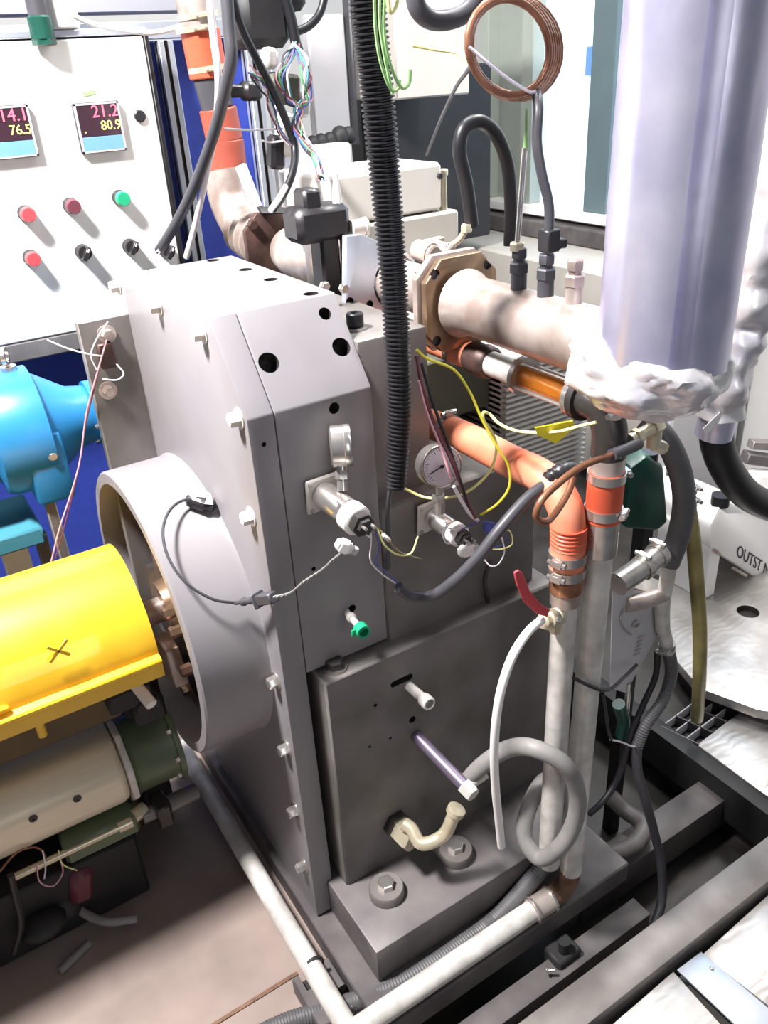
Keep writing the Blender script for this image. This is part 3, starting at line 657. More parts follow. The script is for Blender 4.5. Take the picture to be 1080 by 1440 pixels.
obj('dark_clamped_joint', lathe(B(), (hX, hy(692, 512), hZ), Y_, [(0, .024), (.004, .028), (.02, .03), (.024, .027), (.05, .029), (.056, .026)], 24), 'brown', t)
obj('orange_hose', cyl(B(), (hX, hy(668, 503), hZ), (hX, 1.30, hZ), .024, n=24), 'peach', t)
clamp('clamp', (hX, hy(640, 492), hZ), Y_, .0245, .012, t, screw=(0, 0, 1))
t = thing('manifold_elbow', 'dark cast elbow with brass fittings above orange sleeve', 'elbow', (.884, .80, 1.09))
ey = y1_
obj('flange', lathe(B(), (hX, ey-.006, hZ), -Y_, [(0, .034), (.012, .034), (.014, .024)], 28), 'darkmetal', t)
obj('elbow', tube(B(), [(hX, ey-.012, hZ), (hX, ey-.035, hZ+.001), (hX+.004, .815, hZ-.006), (.882, .802, hZ-.035), (.884, .801, 1.105)], .0268, 22), 'darkmetal', t)
obj('neck', cyl(B(), (.884, .801, 1.112), (.884, .801, 1.078), .0265, n=24), 'rawsteel', t)
p0 = at(872, 580, y=.783); p1 = at(842, 592, y=.752); d = (p1-p0).normalized()
obj('probe_gland', lathe(B(), p0, d, [(0, .006), (.008, .006), (.009, .0095), (.02, .0095), (.022, .007), (.034, .007), (.035, .0045), (.05, .004)], 12), 'galv', t)
p0 = at(885, 620, y=.785); p1 = at(922, 600, y=.79); b = B(); d = (p1-p0).normalized()
cyl(b, p0, p1, .0105, n=14); hexa(b, p0+d*.012, d, .0135, .012); hexa(b, p1-d*.01, d, .014, .02); cyl(b, p1, p1+Z_*.06, .009, n=12); hexa(b, p1+Z_*.018, Z_, .013, .014); cyl(b, p1-Z_*.005, p1-Z_*.035, .011, n=12); hexa(b, p1-Z_*.03, V((.6, -.3, -.3)), .011, .022)
obj('brass_fittings', b, 'zinc', t)
b = B(); p = at(905, 575, y=.82); cyl(b, p, p+V((.0, .05, .075)), .0125, n=14); obj('riser_tube', b, 'galv', t)
wire('capillary_hose', WV([(893, 626, .775), (860, 640, .765), (820, 655, .755), (785, 680, .745), (760, 706, .74), (754, 726, .742), (768, 734, .75), (785, 716, .765), (800, 690, .78), (806, 672, .79)]), .0052, 'copper', 'thin brown hose looped in front of the bent orange hose', 'hose', n=10)
b = B(); tube(b, WV([(860, 640, .765), (880, 632, .77), (898, 624, .775)]), .0092, 10); solo('heat_sleeve', b, 'cable', 'dark sleeve on the thin brown hose end', 'sleeve')
# yellow label tag and probe lead
p = at(790, 606, y=.80); b = B(); prism(b, WV([(752, 602, .82), (806, 592, .80), (808, 602, .80), (782, 624, .81), (756, 612, .82)]), (.0, .001, .0012)); solo('label_tag', b, 'tag', 'yellow label tag wrapped on the white probe lead', 'tag')
wire('probe_lead', WV([(838, 594, .75), (812, 600, .78), (790, 606, .795), (745, 608, .85), (720, 604, .89), (700, 594, .93), (688, 582, .95), (680, 580, .95), (680, 590, .95), (692, 608, .95), (698, 630, .955), (690, 660, .96), (668, 684, .97), (640, 698, 1.0), (600, 700, 1.04), (575, 690, 1.06), (560, 682, 1.06)]), .0024, 'wy', 'pale yellow probe lead with a coil, running to the label tag')
wire('signal_wire', WV([(586, 492, 1.0), (600, 504, 1.0), (638, 520, .99), (660, 550, .97), (678, 590, .95), (700, 630, .93), (715, 655, .92), (716, 685, .92), (700, 708, .93), (676, 724, .95)]), .0022, 'wyel', 'bright yellow wire waving down to the dial-facing gauge')
for i, (pts, r, mm_, lab) in enumerate([
    ([(586, 500, 1.0), (594, 545, .99), (612, 600, .98), (634, 645, .96), (655, 700, .95), (668, 728, .95)], .0034, 'wm', 'maroon cable running past the dial-facing gauge'),
    ([(588, 535, .99), (600, 580, .98), (618, 625, .965), (630, 660, .95), (634, 672, .95)], .0022, 'wp', 'pink wire running down over the gauge dial'),
    ([(592, 510, 1.0), (610, 570, .985), (632, 630, .965), (650, 685, .95), (664, 726, .95)], .0026, 'mark', 'black wire running beside the maroon cable'),
    ([(638, 684, .95), (650, 706, .95), (662, 724, .95), (672, 732, .955)], .003, 'ww', 'white braided lead going down right of the gauge dial')]):
    wire('harness_wire', WV(pts), r, mm_, lab)
# ================================================================== thick hoses right of the pipes
wire('radiator_hose', WV([(906, 590, .90), (930, 610, .87), (952, 650, .85), (962, 700, .84), (955, 750, .84), (940, 792, .85)]), .0205, 'grub', 'thick grey hose arching beside the orange sleeve', 'hose', n=20, res=10)
t = thing('pipe_junction', 'silver pipe junction below the thick arching grey hose', 'junction', at(930, 830, y=.86))
b = B(); tube(b, WV([(944, 780, .85), (938, 815, .855), (932, 850, .86), (932, 885, .865)]), .0145, 16); obj('riser', b, 'galv', t)
b = B(); tube(b, WV([(868, 822, .84), (900, 800, .845), (925, 780, .85)]), .0215, 18); obj('side_branch', b, 'steel', t)
p0, p1 = at(905, 797, y=.845), at(925, 780, y=.85)
clamp('clamp', p0, p1-p0, .022, .014, t); clamp('clamp', p1, p1-p0, .0225, .014, t)
b = B(); tube(b, WV([(880, 850, .88), (905, 845, .87), (935, 835, .858)]), .016, 14); obj('lower_branch', b, 'rawsteel', t)
b = B(); p0, p1 = at(932, 880, y=.865), at(940, 915, y=.865); cyl(b, p0, p1, .014, n=16); obj('hose_tail', b, 'galv', t)
clamp('clamp', at(938, 908, y=.865), p1-p0, .0145, .012, t, screw=(-1, -.4, 0))
# gusset bracket
b = prism(B(), WV([(862, 818, .88), (940, 840, .88), (936, 872, .88), (880, 975, .88), (858, 968, .88)]), (.004, .006, 0), .0012)
t = thing('gusset_bracket', 'grey triangular gusset bracket behind the front galvanised pipe', 'bracket', at(890, 890, y=.88))
pl_ = obj('gusset', b, 'panelgrey', t)
b = prism(B(), [at(862, 818, y=.88), at(940, 840, y=.88), at(925, 815, y=.90), at(885, 800, y=.90)], (0, 0, -.004), .001); obj('top_plate', b, 'galv', t)
b = B(); q = at(893, 877, y=.878); lathe(b, q, V((-.1, -1, .1)), [(0, .008), (.004, .008), (.005, .006)], 14); obj('rivet', b, 'steel', t)
tube(b := B(), WV([(877, 856, .876), (873, 870, .876), (878, 885, .876), (888, 893, .876)]), .0016, 6); obj('weld_bead', b, 'steel', t)
b = B()
for k in range(5): q = at(898-k*1.5, 898+k*6, y=.876); cyl(b, q, q+V((.016, -.001, .001)), .0014, n=6)
obj('weld_stitches', b, 'steel', t)
b = B(); tube(b, WV([(884, 960, .88), (882, 985, .885), (880, 1010, .89)]), .006, 10); solo('stay_rod', b, 'steel', 'short bright rod below the gusset bracket', 'rod')
# drain hoses below
crg = WV([(940, 912, .865), (944, 945, .86), (932, 985, .855), (908, 1020, .85), (896, 1050, .845)])
solo('flexible_hose', corrugated(B(), crg, .0135, .0125, .0055, .10, 14), 'grub', 'ribbed grey hose curving down from the pipe junction', 'hose')
wire('bypass_hose', WV([(896, 1046, .845), (896, 1080, .84), (906, 1120, .83), (920, 1170, .82), (930, 1220, .80), (930, 1270, .775), (915, 1310, .75), (888, 1340, .73), (868, 1352, .715)]), .0105, 'cable', 'smooth dark grey hose dropping to the edging channel', 'hose', n=14)
wire('bypass_hose', WV([(925, 915, .88), (922, 950, .875), (905, 990, .87), (888, 1030, .865), (880, 1060, .86), (866, 1100, .86), (845, 1130, .86), (828, 1145, .87)]), .0068, 'black', 'thin black hose falling behind the ribbed grey hose', 'hose', n=12)
wire('cable_tie', WV([(858, 1040, .80), (875, 1044, .83), (892, 1050, .842), (902, 1046, .855)]), .002, 'ww', 'white cable tie between front pipe and ribbed hose', 'strap')
solo('tape_wrap', tube(B(), WV([(870, 990, .89), (877, 1015, .89), (874, 1035, .89)]), .014, 10), 'dkgreen', 'dark green taped joint below the short bright rod', 'tape')
# big looped grey hose
lp = WV([(652, 1104, .93), (680, 1075, .90), (712, 1054, .88), (750, 1052, .82), (790, 1072, .78), (811, 1112, .768), (808, 1155, .768), (788, 1190, .78), (758, 1206, .815), (738, 1180, .85), (744, 1135, .87), (766, 1098, .88), (790, 1120, .885)])
wire('looped_hose', lp, .0165, 'lgrub', 'thick grey hose making a round loop before the box', 'hose', n=20, res=10)
b = B(); p0, p1 = at(668, 1100, y=.915), at(700, 1066, y=.89); cyl(b, at(652, 1106, y=.915), at(682, 1085, y=.905), .0135, n=16); solo('hose_ferrule', b, 'galv', 'silver ferrule joining the looped hose to rod nut', 'ferrule')
fl_ = [at(808, 1130, y=.875), at(785, 1190, y=.872), at(745, 1240, y=.866), at(700, 1290, y=.862), at(640, 1335, y=.86), at(560, 1385, z=.045), at(480, 1415, z=.03), at(400, 1440, z=.026), at(340, 1470, z=.026)]
solo('ribbed_hose', corrugated(B(), fl_, .0195, .0195, .006, .06, 14), 'grub', 'finely ribbed grey hose lying along the gearbox foot', 'hose')
# pit clutter
wire('pit_pipe', [at(800, 1215, z=.02), at(850, 1205, z=-.0), at(895, 1185, z=-.02), at(905, 1160, z=-.02), at(880, 1140, z=-.02), at(858, 1120, z=.0)], .021, 'frame', 'dark bent pipe in the pit behind front galvanised pipe', 'pipe', n=16)
b = B(); ring(b, at(838, 1210, z=.0), X_, .021, .024, .004); solo('wire_clip', b, 'steel', 'bright wire clip around the dark bent pit pipe', 'clip')
b = B(); p = at(792, 1345, z=-.02); box(b, p+V((-.03, -.02, -.1)), p+V((.035, .03, .02)), .005); cyl(b, p+V((0, 0, .02)), p+V((0, 0, .05)), .012, n=10); solo('pipe_support', b, 'dark', 'dark steel support below the pipe clamps in the pit', 'support')
b = B(); p = at(770, 1365, z=.0); cyl(b, p, p+V((.012, -.008, .002)), .003, n=8); hexa(b, p, V((-1, .6, 0)), .005, .004); solo('loose_screw', b, 'steel', 'small bright screw lying on the narrow channel', 'screw')
b = B(); p = at(660, 1370, z=-.03); obox(b, p, X_, (.17, .03, .012), .002); solo('painted_strip', b, 'rust', 'red-brown strip lying under the galvanised floor pipe', 'strip')
# yellow clear hose
wire('clear_hose', WV([(968, 712, .98), (975, 760, .97), (980, 820, .96), (984, 880, .955), (984, 940, .96), (982, 985, .985), (980, 1010, 1.0)]), .0165, 'tan', 'yellowed translucent hose standing upright by the deck', 'hose', n=18)
t = thing('hose_barb', 'silver hose barb elbow on top of the yellowed hose', 'fitting', at(962, 690, y=.98))
b = B(); tube(b, WV([(940, 660, 1.0), (955, 662, .99), (966, 680, .985), (970, 715, .98)]), .0145, 14); obj('elbow', b, 'galv', t)
for y_ in (690, 708): clamp('clamp', at(968, y_, y=.982), at(970, 715, y=.98)-at(966, 680, y=.985), .016, .01, t, screw=(1, -.3, 0))
# dark green bucket-like cover
b = B(); prism(b, WV([(886, 660, .98), (912, 640, .98), (934, 655, .98), (940, 735, .98), (925, 748, .98), (880, 744, .98)]), (.03, .10, 0), .008)
t = thing('coolant_canister', 'dark green canister between orange sleeve and grey hose', 'canister', at(910, 700, y=1.0)); obj('body', b, 'dkgreen', t)
b = B(); p = at(912, 700, y=1.03); box(b, (p.x-.015, p.y-.01, -.2), (p.x+.015, p.y+.02, p.z-.02)); obj('stand', b, 'dark', t)
b = B(); p = at(912, 648, y=1.0); cyl(b, p, p+Z_*.02, .018, n=16); obj('cap', b, 'black', t)
for k in range(3): b = B(); q = at(895+k*14, 700, y=.978); obox(b, q, Z_, (.06, .005, .008), .002); obj('rib', b, 'dkgreen', t)

# ================================================================== cable tray at the deck edge
t = thing('cable_tray', 'grey slotted cable tray sunk between the deck plates', 'tray', at(1010, 985, z=-.03))
c0, c1, c2, c3 = [at(a, b_, z=-.002) for a, b_ in ((930, 1020), (983, 1045), (1062, 985), (1008, 962))]
b = B(); prism(b, [c0, c1, c2, c3], (0, 0, -.004)); 
bmesh.ops.translate(b, vec=(0, 0, -.035), verts=b.verts); obj('tray_base', b, 'dark', t)
for k in range(5):
    f_ = k/4; a, e = c0.lerp(c3, f_), c1.lerp(c2, f_); b = B(); obox(b, (a+e)/2-Z_*.018, e-a, ((e-a).length, .005, .032), .001); obj('slat', b, 'frame', t)
for k in range(4):
    f_ = k/3; a, e = c0.lerp(c1, f_), c3.lerp(c2, f_); b = B(); obox(b, (a+e)/2-Z_*.019, e-a, ((e-a).length, .004, .03), .001); obj('rail', b, 'panelgrey', t)
# ================================================================== white pump base with lettering, grey machine behind
wy = at(1040, 812, z=BZ+.03).y
def w3(px, py, y=wy): return at(px, py, y=y)
t = thing('cast_base', 'white cast pump base with black hand lettering on the machine bed', 'pump', at(1060, 830, z=BZ))
pn = [w3(1000, 740), w3(1012, 712), w3(1025, 705), w3(1120, 745), w3(1180, 770), w3(1180, 872), w3(1078, 832), w3(1060, 812), w3(1000, 772)]
obj('casting', prism(B(), pn, (.05, .3, 0), .014), 'cream', t)
for px, py in ((1006, 772), (1072, 822)):
    a = w3(px, py); b = B(); box(b, (a.x-.006, wy+.012, BZ), (a.x+.05, wy+.22, a.z+.03), .003); obj('leg', b, 'cream', t)
b = B(); obox(b, (w3(1000, 771)+w3(1016, 783))/2-Y_*.001, w3(1016, 783)-w3(1000, 771), (.045, .006, .010), .001); obox(b, (w3(1018, 792)+w3(1060, 815))/2-Y_*.001, w3(1060, 815)-w3(1018, 792), (.11, .006, .010), .001); obj('lower_edge', b, 'rawsteel', t)
rr = (w3(1080, 808, wy-.002)-w3(1030, 775, wy-.002)); text('OUTST NO', w3(1064, 793, wy-.0025), rr, V((.05, 0, 1)), .062, 'mark', t)
b = B(); p = w3(1012, 708, wy+.02); cyl(b, p-Z_*.005, p+Z_*.03, .028, n=14); obj('plug', b, 'black', t)
gx_ = at(940, 640, y=1.9).x
solo('machine_cabinet', box(B(), (gx_, 1.90, -.03), (2.85, 1.99, 1.12), .01), 'panelgrey', 'plain grey machine cabinet behind the foil duct', 'cabinet')
t = thing('bracket_stack', 'small dark clamp assembly beside the thick black hose', 'clamp', at(1065, 640, y=1.25))
b = B(); obox(b, at(1066, 645, y=1.6), (1, -.4, -.3), (.12, .05, .04), .004); obj('jaw', b, 'frame', t); b = B(); obox(b, at(1072, 625, y=1.6), (1, -.4, -.2), (.10, .04, .03), .003); obj('jaw', b, 'channel', t)
b = B(); obox(b, at(1070, 676, y=1.57), (1, -.4, -.2), (.08, .07, .07), .006); obj('body', b, 'white', t)
for k in range(2): b = B(); q = at(1064+k*8, 690-k*2, y=1.52); obox(b, q, Z_, (.014, .006, .006), .001); obj('stud', b, 'mark', t)
# ================================================================== foil duct and elbows
DX, DY, DR = .862, .702, .083
t = thing('exhaust_duct', 'large upright foil-wrapped exhaust duct at upper right', 'duct', (DX, DY, 1.25))
b = B(); n = 44; prev = None
for i in range(34):
    z = 1.285+i*.022; cur = []
    for k in range(n):
        a = 2*PI*k/n; q = V((math.cos(a), math.sin(a), 0)); nz = noise.noise(V((q.x*2.2, q.y*2.2, z*5)))
        r = DR*(1+.035*nz+.012*noise.noise(V((q.x*7, q.y*7, z*18)))); cur.append(b.verts.new(V((DX, DY, z))+q*r))
    if prev:
        for k in range(n): b.faces.new((prev[k], prev[(k+1) % n], cur[(k+1) % n], cur[k]))
    prev = cur
obj('duct_wrap', b, 'foil', t)
b = B(); 
sm = DX+DR*math.cos(-2.0), DY+DR*math.sin(-2.0)

for k in range(9):
    a0_ = -2.36+k*.035
    for z_ in (1.30, 1.98): b.verts.new((DX+(DR*1.022)*math.cos(a0_), DY+(DR*1.022)*math.sin(a0_), z_))
b.verts.ensure_lookup_table()
for k in range(8): b.faces.new((b.verts[2*k], b.verts[2*k+2], b.verts[2*k+3], b.verts[2*k+1]))
bmesh.ops.solidify(b, geom=b.faces[:], thickness=.0012); obj('foil_seam', b, 'foil', t)
b = B(); bmesh.ops.create_icosphere(b, subdivisions=5, radius=1)
for v in b.verts:
    q = v.co.copy(); f_ = 1+.16*noise.noise(q*2.2)+.07*abs(noise.noise(q*5))+.02*noise.noise(q*14)
    v.co = V((DX-.008, DY+.02, 1.275))+V((q.x*.092*f_, q.y*.108*f_, q.z*.062*f_))
obj('crumpled_foil_end', b, 'crumple', t)
# second foil sleeve on the far right with thick black hose
hs = WV([(1125, 120, .82), (1095, 250, .82), (1070, 370, .83), (1048, 450, .84), (1025, 520, .85), (1012, 580, .86)])
t = thing('foil_hose', 'thick black rubber hose in torn foil sleeve at right edge', 'hose', hs[-1])
b = B(); pts = spline(hs, 14)
sweep(b, pts, lambda i: .040*(1+.05*math.sin(i*.55)+.03*math.sin(i*1.1)), 26)
for v in b.verts: v.co += V((1, 1, .4))*.008*noise.noise(v.co*22)+V((1, -1, 0))*.004*noise.noise(v.co*60)
obj('foil_sleeve', b, 'crumple', t)
obj('foil_cuff', tube(B(), WV([(1035, 490, .855), (1020, 545, .86), (1003, 612, .87)]), .0335, 22), 'foil', t)
obj('black_hose', tube(B(), WV([(1010, 570, .87), (1008, 620, .87), (1022, 660, .87), (1050, 695, .87), (1090, 715, .87), (1150, 735, .87)]), .0305, 24, 10), 'black', t)
b = B(); q = at(1004, 594, y=.84); obox(b, q, (.75, -.2, .65), (.045, .001, .018), 0, up=(-.5, 0, .7)); obj('foil_flap', b, 'white', t)
# ================================================================== exhaust line across the back of the gearbox
EX, EZ = .86, 1.282
def ey_(px, py): return at(px, py, x=EX).y
t = thing('exhaust_pipe', 'heat-tinted exhaust pipe with square flanges leading into the foil duct', 'pipe', (EX, 1.0, EZ-.06))
yf = ey_(650, 430)
obj('pipe', lathe(B(), (EX, yf-.01, EZ), -Y_, [(0, .058), (.012, .053), (.03, .049), (.30, .05), (.42, .05)], 40), 'rawsteel', t)
def sqflange(y, s, th):
    b = B(); c = .035
    pl = [(-s, -s+c), (-s, s-c), (-s+c, s), (s-c, s), (s, s-c), (s, -s+c), (s-c, -s), (-s+c, -s)]
    prism(b, [(EX+a*.95, y, EZ+e*1.0) for a, e in pl], (0, th, 0), .002); return b
fo = obj('front_flange', sqflange(yf, .079, .014), 'bronze', t)
cb = B()
for a, c in ((1, 1), (-1, 1), (1, -1), (-1, -1)): cyl(cb, (EX+a*.055, yf-.02, EZ+c*.056), (EX+a*.055, yf+.006, EZ+c*.056), .009, n=16)
cut(fo, cb)
obj('gasket', sqflange(yf+.0145, .074, .008), 'brown', t)
obj('rear_flange', sqflange(yf+.023, .082, .014), 'rawsteel', t)
for a, c in ((1, 1), (-1, 1), (1, -1), (-1, -1)): bolt((EX+a*.055, yf+.037, EZ+c*.056), Y_, .011, .012, 'rawsteel', t)
obj('rear_pipe', lathe(B(), (EX, yf+.036, EZ), Y_, [(0, .052), (.05, .044), (.16, .044), (.2, .05)], 30), 'rawsteel', t)
for (px, py), lab, hh in (((730, 372), 'tall', .0), ((768, 384), 'mid', 0), ((808, 394), 'short', 0)):
    p = at(px, py, x=EX); b = B(); q = V((EX, p.y, EZ+.044)); cyl(b, q, q+Z_*.034, .0125, n=18); hexa(b, q+Z_*.03, Z_, .0155, .016); cyl(b, q+Z_*.044, q+Z_*.06, .009, n=12); hexa(b, q+Z_*.052, Z_, .0125, .014); obj('sensor_boss', b, 'rawsteel' if lab == 'short' else 'cable', t)
# throttle body, bracket, actuator
t = thing('butterfly_valve', 'heat-stained butterfly valve body with dark brackets behind the gearbox', 'valve', (EX, 1.55, EZ-.06))
obj('body', lathe(B(), (EX, 1.34, EZ), Y_, [(0, .05), (.01, .06), (.05, .06), (.055, .048), (.28, .048), (.30, .058), (.40, .06), (.45, .05)], 32), 'rawsteel', t)
obj('rear_flange', sqflange(ey_(388, 342), .078, .018), 'brown', t)
for a, c in ((1, 1), (-1, 1), (1, -1), (-1, -1)): bolt((EX+a*.056, ey_(388, 342), EZ+c*.056), -Y_, .012, .014, 'brown', t)
b = B(); prism(b, WV([(362, 290, 1.85), (414, 292, 1.80), (418, 300, 1.78), (368, 300, 1.83)]), (.01, .03, -.006), .002); obj('top_bracket', b, 'dark', t)
t = thing('pipe_support', 'pale angled support plate between black actuator and stained valve', 'plate', at(425, 400, y=1.58))
obj('plate', prism(B(), WV([(410, 318, 1.60), (424, 316, 1.60), (446, 356, 1.60), (456, 410, 1.60), (434, 408, 1.60), (428, 355, 1.60)]), (.012, .012, 0), .002), 'panelgrey', t)
ac = thing('valve_actuator', 'black valve actuator with square cap standing behind gearbox chamfer', 'actuator', at(468, 430, y=1.45))
ay = 1.45
def abox(x0, y0, x1, y1, dp, y, nm, mm_, bev=.004):
    a, e = at(x0, y0, y=y), at(x1, y1, y=y); b = B(); box(b, (min(a.x, e.x), y, min(a.z, e.z)), (max(a.x, e.x), y+dp, max(a.z, e.z)), bev); return obj(nm, b, mm_, ac)
abox(427, 268, 456, 303, .05, ay, 'square_cap', 'blackp', .006); abox(418, 296, 497, 335, .075, ay-.01, 'head', 'blackp', .012)
abox(450, 325, 486, 440, .05, ay, 'column', 'black', .006); abox(486, 330, 492, 420, .02, ay-.012, 'side_rod', 'darkmetal', .003)
abox(466, 288, 482, 304, .02, ay, 'stem_nut', 'cable', .002)
p = at(475, 290, y=ay+.01); b = B(); lathe(b, p-Z_*.005, Z_, [(0, .010), (.03, .008), (.05, .0055), (.062, .005)], 14); obj('stem', b, 'white', ac)
p = at(505, 320, y=ay); b = B(); cyl(b, p-X_*.02, p+X_*.012, .016, n=18); ring(b, p+X_*.012, X_, .010, .018, .006); obj('side_port', b, 'galv', ac)
t = thing('mounting_plate', 'pale blue grey plate with bolt holes behind the corrugated conduit', 'plate', at(510, 440, y=1.34))
my = 1.34
pl_ = obj('plate', prism(B(), [at(487, 332, y=my), at(510, 330, y=my), at(545, 345, y=my), at(560, 455, y=my), at(486, 440, y=my)], (0, .016, 0), .002), 'alu', t)
cb = B()
for px, py in ((520, 428), (492, 424)): p = at(px, py, y=my); cyl(cb, p-Y_*.02, p+Y_*.012, .008, n=18)
cut(pl_, cb)
for px, py in ((482, 405), (455, 402)): bolt(at(px, py, y=my-.001), -Y_, .009, .012, 'steel', t)
# bellows elbow and upright orange hose
t = thing('bellows_elbow', 'pale steel bellows elbow rising to the upright orange hose', 'elbow', (EX, 2.05, EZ))
yb0 = ey_(384, 340)+.02
obj('bellows', corrugated(B(), [(EX, yb0, EZ), (EX, yb0+.06, EZ+.004), (EX, yb0+.135, EZ+.016)], .064, .062, .034, .15, 30), 'rawsteel', t)
obj('bend', tube(B(), [(EX, yb0+.11, EZ+.012), (EX, yb0+.17, EZ+.030), (EX, yb0+.218, EZ+.078), (EX-.002, yb0+.235, EZ+.15)], .05, 28), 'rawsteel', t)
ory = yb0+.236
def o3(px, py): return at(px, py, y=ory)
t = thing('intake_hose', 'upright orange silicone hose with clamps left of the wiring', 'hose', o3(322, 265))
q = [o3(324, 268), o3(316, 210), o3(303, 160), o3(292, 110), o3(281, 60), o3(270, 0), o3(262, -50)]
sg = [(q[0], o3(320, 240), .048, 'brick', 'lower_cuff'), (o3(322, 242), o3(316, 196), .047, 'brick', 'lower_hose'), (o3(316, 198), o3(306, 152), .046, 'brick', 'middle_hose'), (o3(306, 152), o3(294, 108), .040, 'cable', 'grey_joint'), (o3(294, 110), o3(281, 42), .046, 'orange', 'upper_hose'), (o3(281, 44), o3(262, -60), .043, 'rawsteel', 'upper_pipe')]
for a, e, r, mm_, nm in sg: obj(nm, cyl(B(), a, e, r, n=28, bev=.003), mm_, t)
for px, py in ((293, 96), (279, 22), (276, 40)):
    p = o3(px, py); clamp('clamp', p, (q[4]-q[3]), .0475, .012, t, 'zinc', screw=(-.2, -1, 0))
b = B(); a, e = o3(305, 128), o3(352, 128); obox(b, (a+e)/2, e-a, ((e-a).length, .03, .03), .006); obox(b, e, e-a, (.05, .05, .045), .01); obj('side_valve', b, 'blackp', t)
b = B(); a, e = at(338, 232, y=ory-.1), at(362, 292, y=ory-.1); obox(b, (a+e)/2, e-a, ((e-a).length, .012, .028), .003); solo('white_bracket', b, 'white', 'slanted white bracket between bellows and orange hose', 'bracket')
# control box on the engine
t = thing('control_box', 'pale grey engine control box behind the corrugated conduit', 'box', at(560, 330, y=1.75))
c_y = 1.72
A_, B_ = at(460, 216, y=c_y), at(640, 302, y=c_y)
xa, xb = at(460, 260, y=c_y).x, at(632, 260, y=c_y).x; zt, zb = at(560, 236, y=c_y).z, at(575, 305, y=c_y).z
obj('lid', box(B(), (xa, c_y, zb+.004), (xb-.02, c_y+.22, zt), .008), 'greybox', t)
obj('base', box(B(), (xa-.01, c_y-.012, zb-.085), (xb+.02, c_y+.26, zb), .006), 'beige', t)
b = B(); cyl(b, (xb-.005, c_y+.02, zb), (xb-.005, c_y+.02, zt-.03), .010, n=12); hexa(b, (xb-.005, c_y+.02, zt-.032), Z_, .014, .014); obj('corner_stud', b, 'zinc', t)
b = B(); hexa(b, (xb-.03, c_y-.001, zt-.03), -Y_, .008, .006); obj('lid_screw', b, 'darkmetal', t)
# linkage in front of it
t = thing('pipe_linkage', 'tan capped cylinders of a linkage beside the square flange', 'linkage', at(620, 350, y=1.30))
for (a, e, r) in (((585, 350), (612, 360), .019), ((606, 346), (636, 356), .015)):
    b = B(); p0, p1 = at(*a, y=1.34), at(*e, y=1.29); cyl(b, p0, p1, r, n=20, bev=.003); ring(b, p1-(p1-p0).normalized()*.012, p1-p0, r*.9, r*1.12, .006); obj('cylinder', b, 'rawsteel', t)
b = B(); tube(b, WV([(630, 348, 1.30), (645, 338, 1.29), (656, 322, 1.28)]), .006, 10); hexa(b, at(656, 326, y=1.28), Z_, .011, .014); obj('swivel_joint', b, 'zinc', t)
b = B(); p0, p1 = at(582, 345, y=1.36), at(622, 335, y=1.36); obox(b, (p0+p1)/2, p1-p0, ((p1-p0).length, .02, .008), .002); obj('link_bar', b, 'zinc', t)
b = B(); p = at(585, 410, y=1.27); cyl(b, at(588, 395, y=1.30), at(610, 430, y=1.22), .03, n=22, bev=.004); obj('rod_end', b, 'brown', t)
# black hose hoop and straight pipes with copper coil
wire('vent_hose', WV([(664, 318, 1.28), (656, 260, 1.28), (646, 210, 1.28), (652, 182, 1.28), (672, 171, 1.28), (695, 186, 1.28), (712, 225, 1.28), (718, 280, 1.28), (717, 345, 1.28)]), .0125, 'black', 'black rubber hose bent into a tall hoop by the window', 'hose', n=18, res=10)
t = thing('copper_coil', 'coil of brown copper tube tied with white wire near the ceiling', 'coil', at(722, 145, y=.99))
for k in range(6):
    b = B(); pts = []
    for i in range(26):
        a = 2*PI*i/26; cx_, cy2 = 720+(k-2.5)*2.0, 66
        p = at(cx_+(57+k*1.2)*math.cos(a)+5*math.sin(a), cy2+(68+(k % 3)*2.2)*math.sin(a), y=.985+.012*k); pts.append(p)
    sweep(b, pts, .0052, 10, True); obj('turn', b, 'copper', t)
b = B(); tube(b, WV([(660, 66, .975), (690, 92, .965), (722, 116, .965), (748, 130, .975), (757, 126, .985)]), .0022, 7); obj('tie_wire', b, 'ww', t)
b = B(); tube(b, WV([(752, 124, 1.0), (757, 150, .96), (755, 200, .95), (762, 245, .94), (772, 290, .93), (771, 345, .925)]), .0072, 12); o = obj('coil_tail', b, 'cable', t)
b = B(); q = at(772, 342, y=.925); box(b, q+V((-.012, -.012, -.012)), q+V((.012, .012, .02)), .002); box(b, q+V((.0, -.008, -.01)), q+V((.03, .008, .004)), .002); obj('tail_union', b, 'blackp', t)
t = thing('sensor_tube', 'thin bright sensor tube rising from a boss left of copper tail', 'tube', at(728, 345, y=.99))
obj('tube', cyl(B(), at(727, 348, y=.99), at(738, 208, y=.99), .0042, n=12), 'steel', t); b = B(); lathe(b, at(739, 212, y=.99), Z_, [(0, .0042), (.01, .0036), (.03, .0024), (.055, .0018)], 10); obj('cone_end', b, 'wg', t)
b = B(); hexa(b, at(727, 352, y=.99), Z_, .012, .012); obj('nut', b, 'zinc', t)
wire('thermocouple_lead', WV([(580, 64, 1.05), (612, 70, 1.04), (640, 74, 1.02), (660, 88, 1.0)]), .0022, 'wy', 'pale yellow lead sticking out left of the copper coil')
wire('probe_cable', WV([(600, 218, 1.6), (618, 172, 1.5), (640, 125, 1.3), (656, 102, 1.1), (664, 90, 1.0)]), .0032, 'cable', 'thin grey cable from the control box up to copper coil')
wire('ceiling_hose', WV([(583, -30, 1.3), (586, 8, 1.3), (602, 26, 1.3), (630, 28, 1.3), (660, 14, 1.3), (680, -20, 1.3)]), .0155, 'cable', 'dark hose sagging from above left of the copper coil', 'hose', n=16)
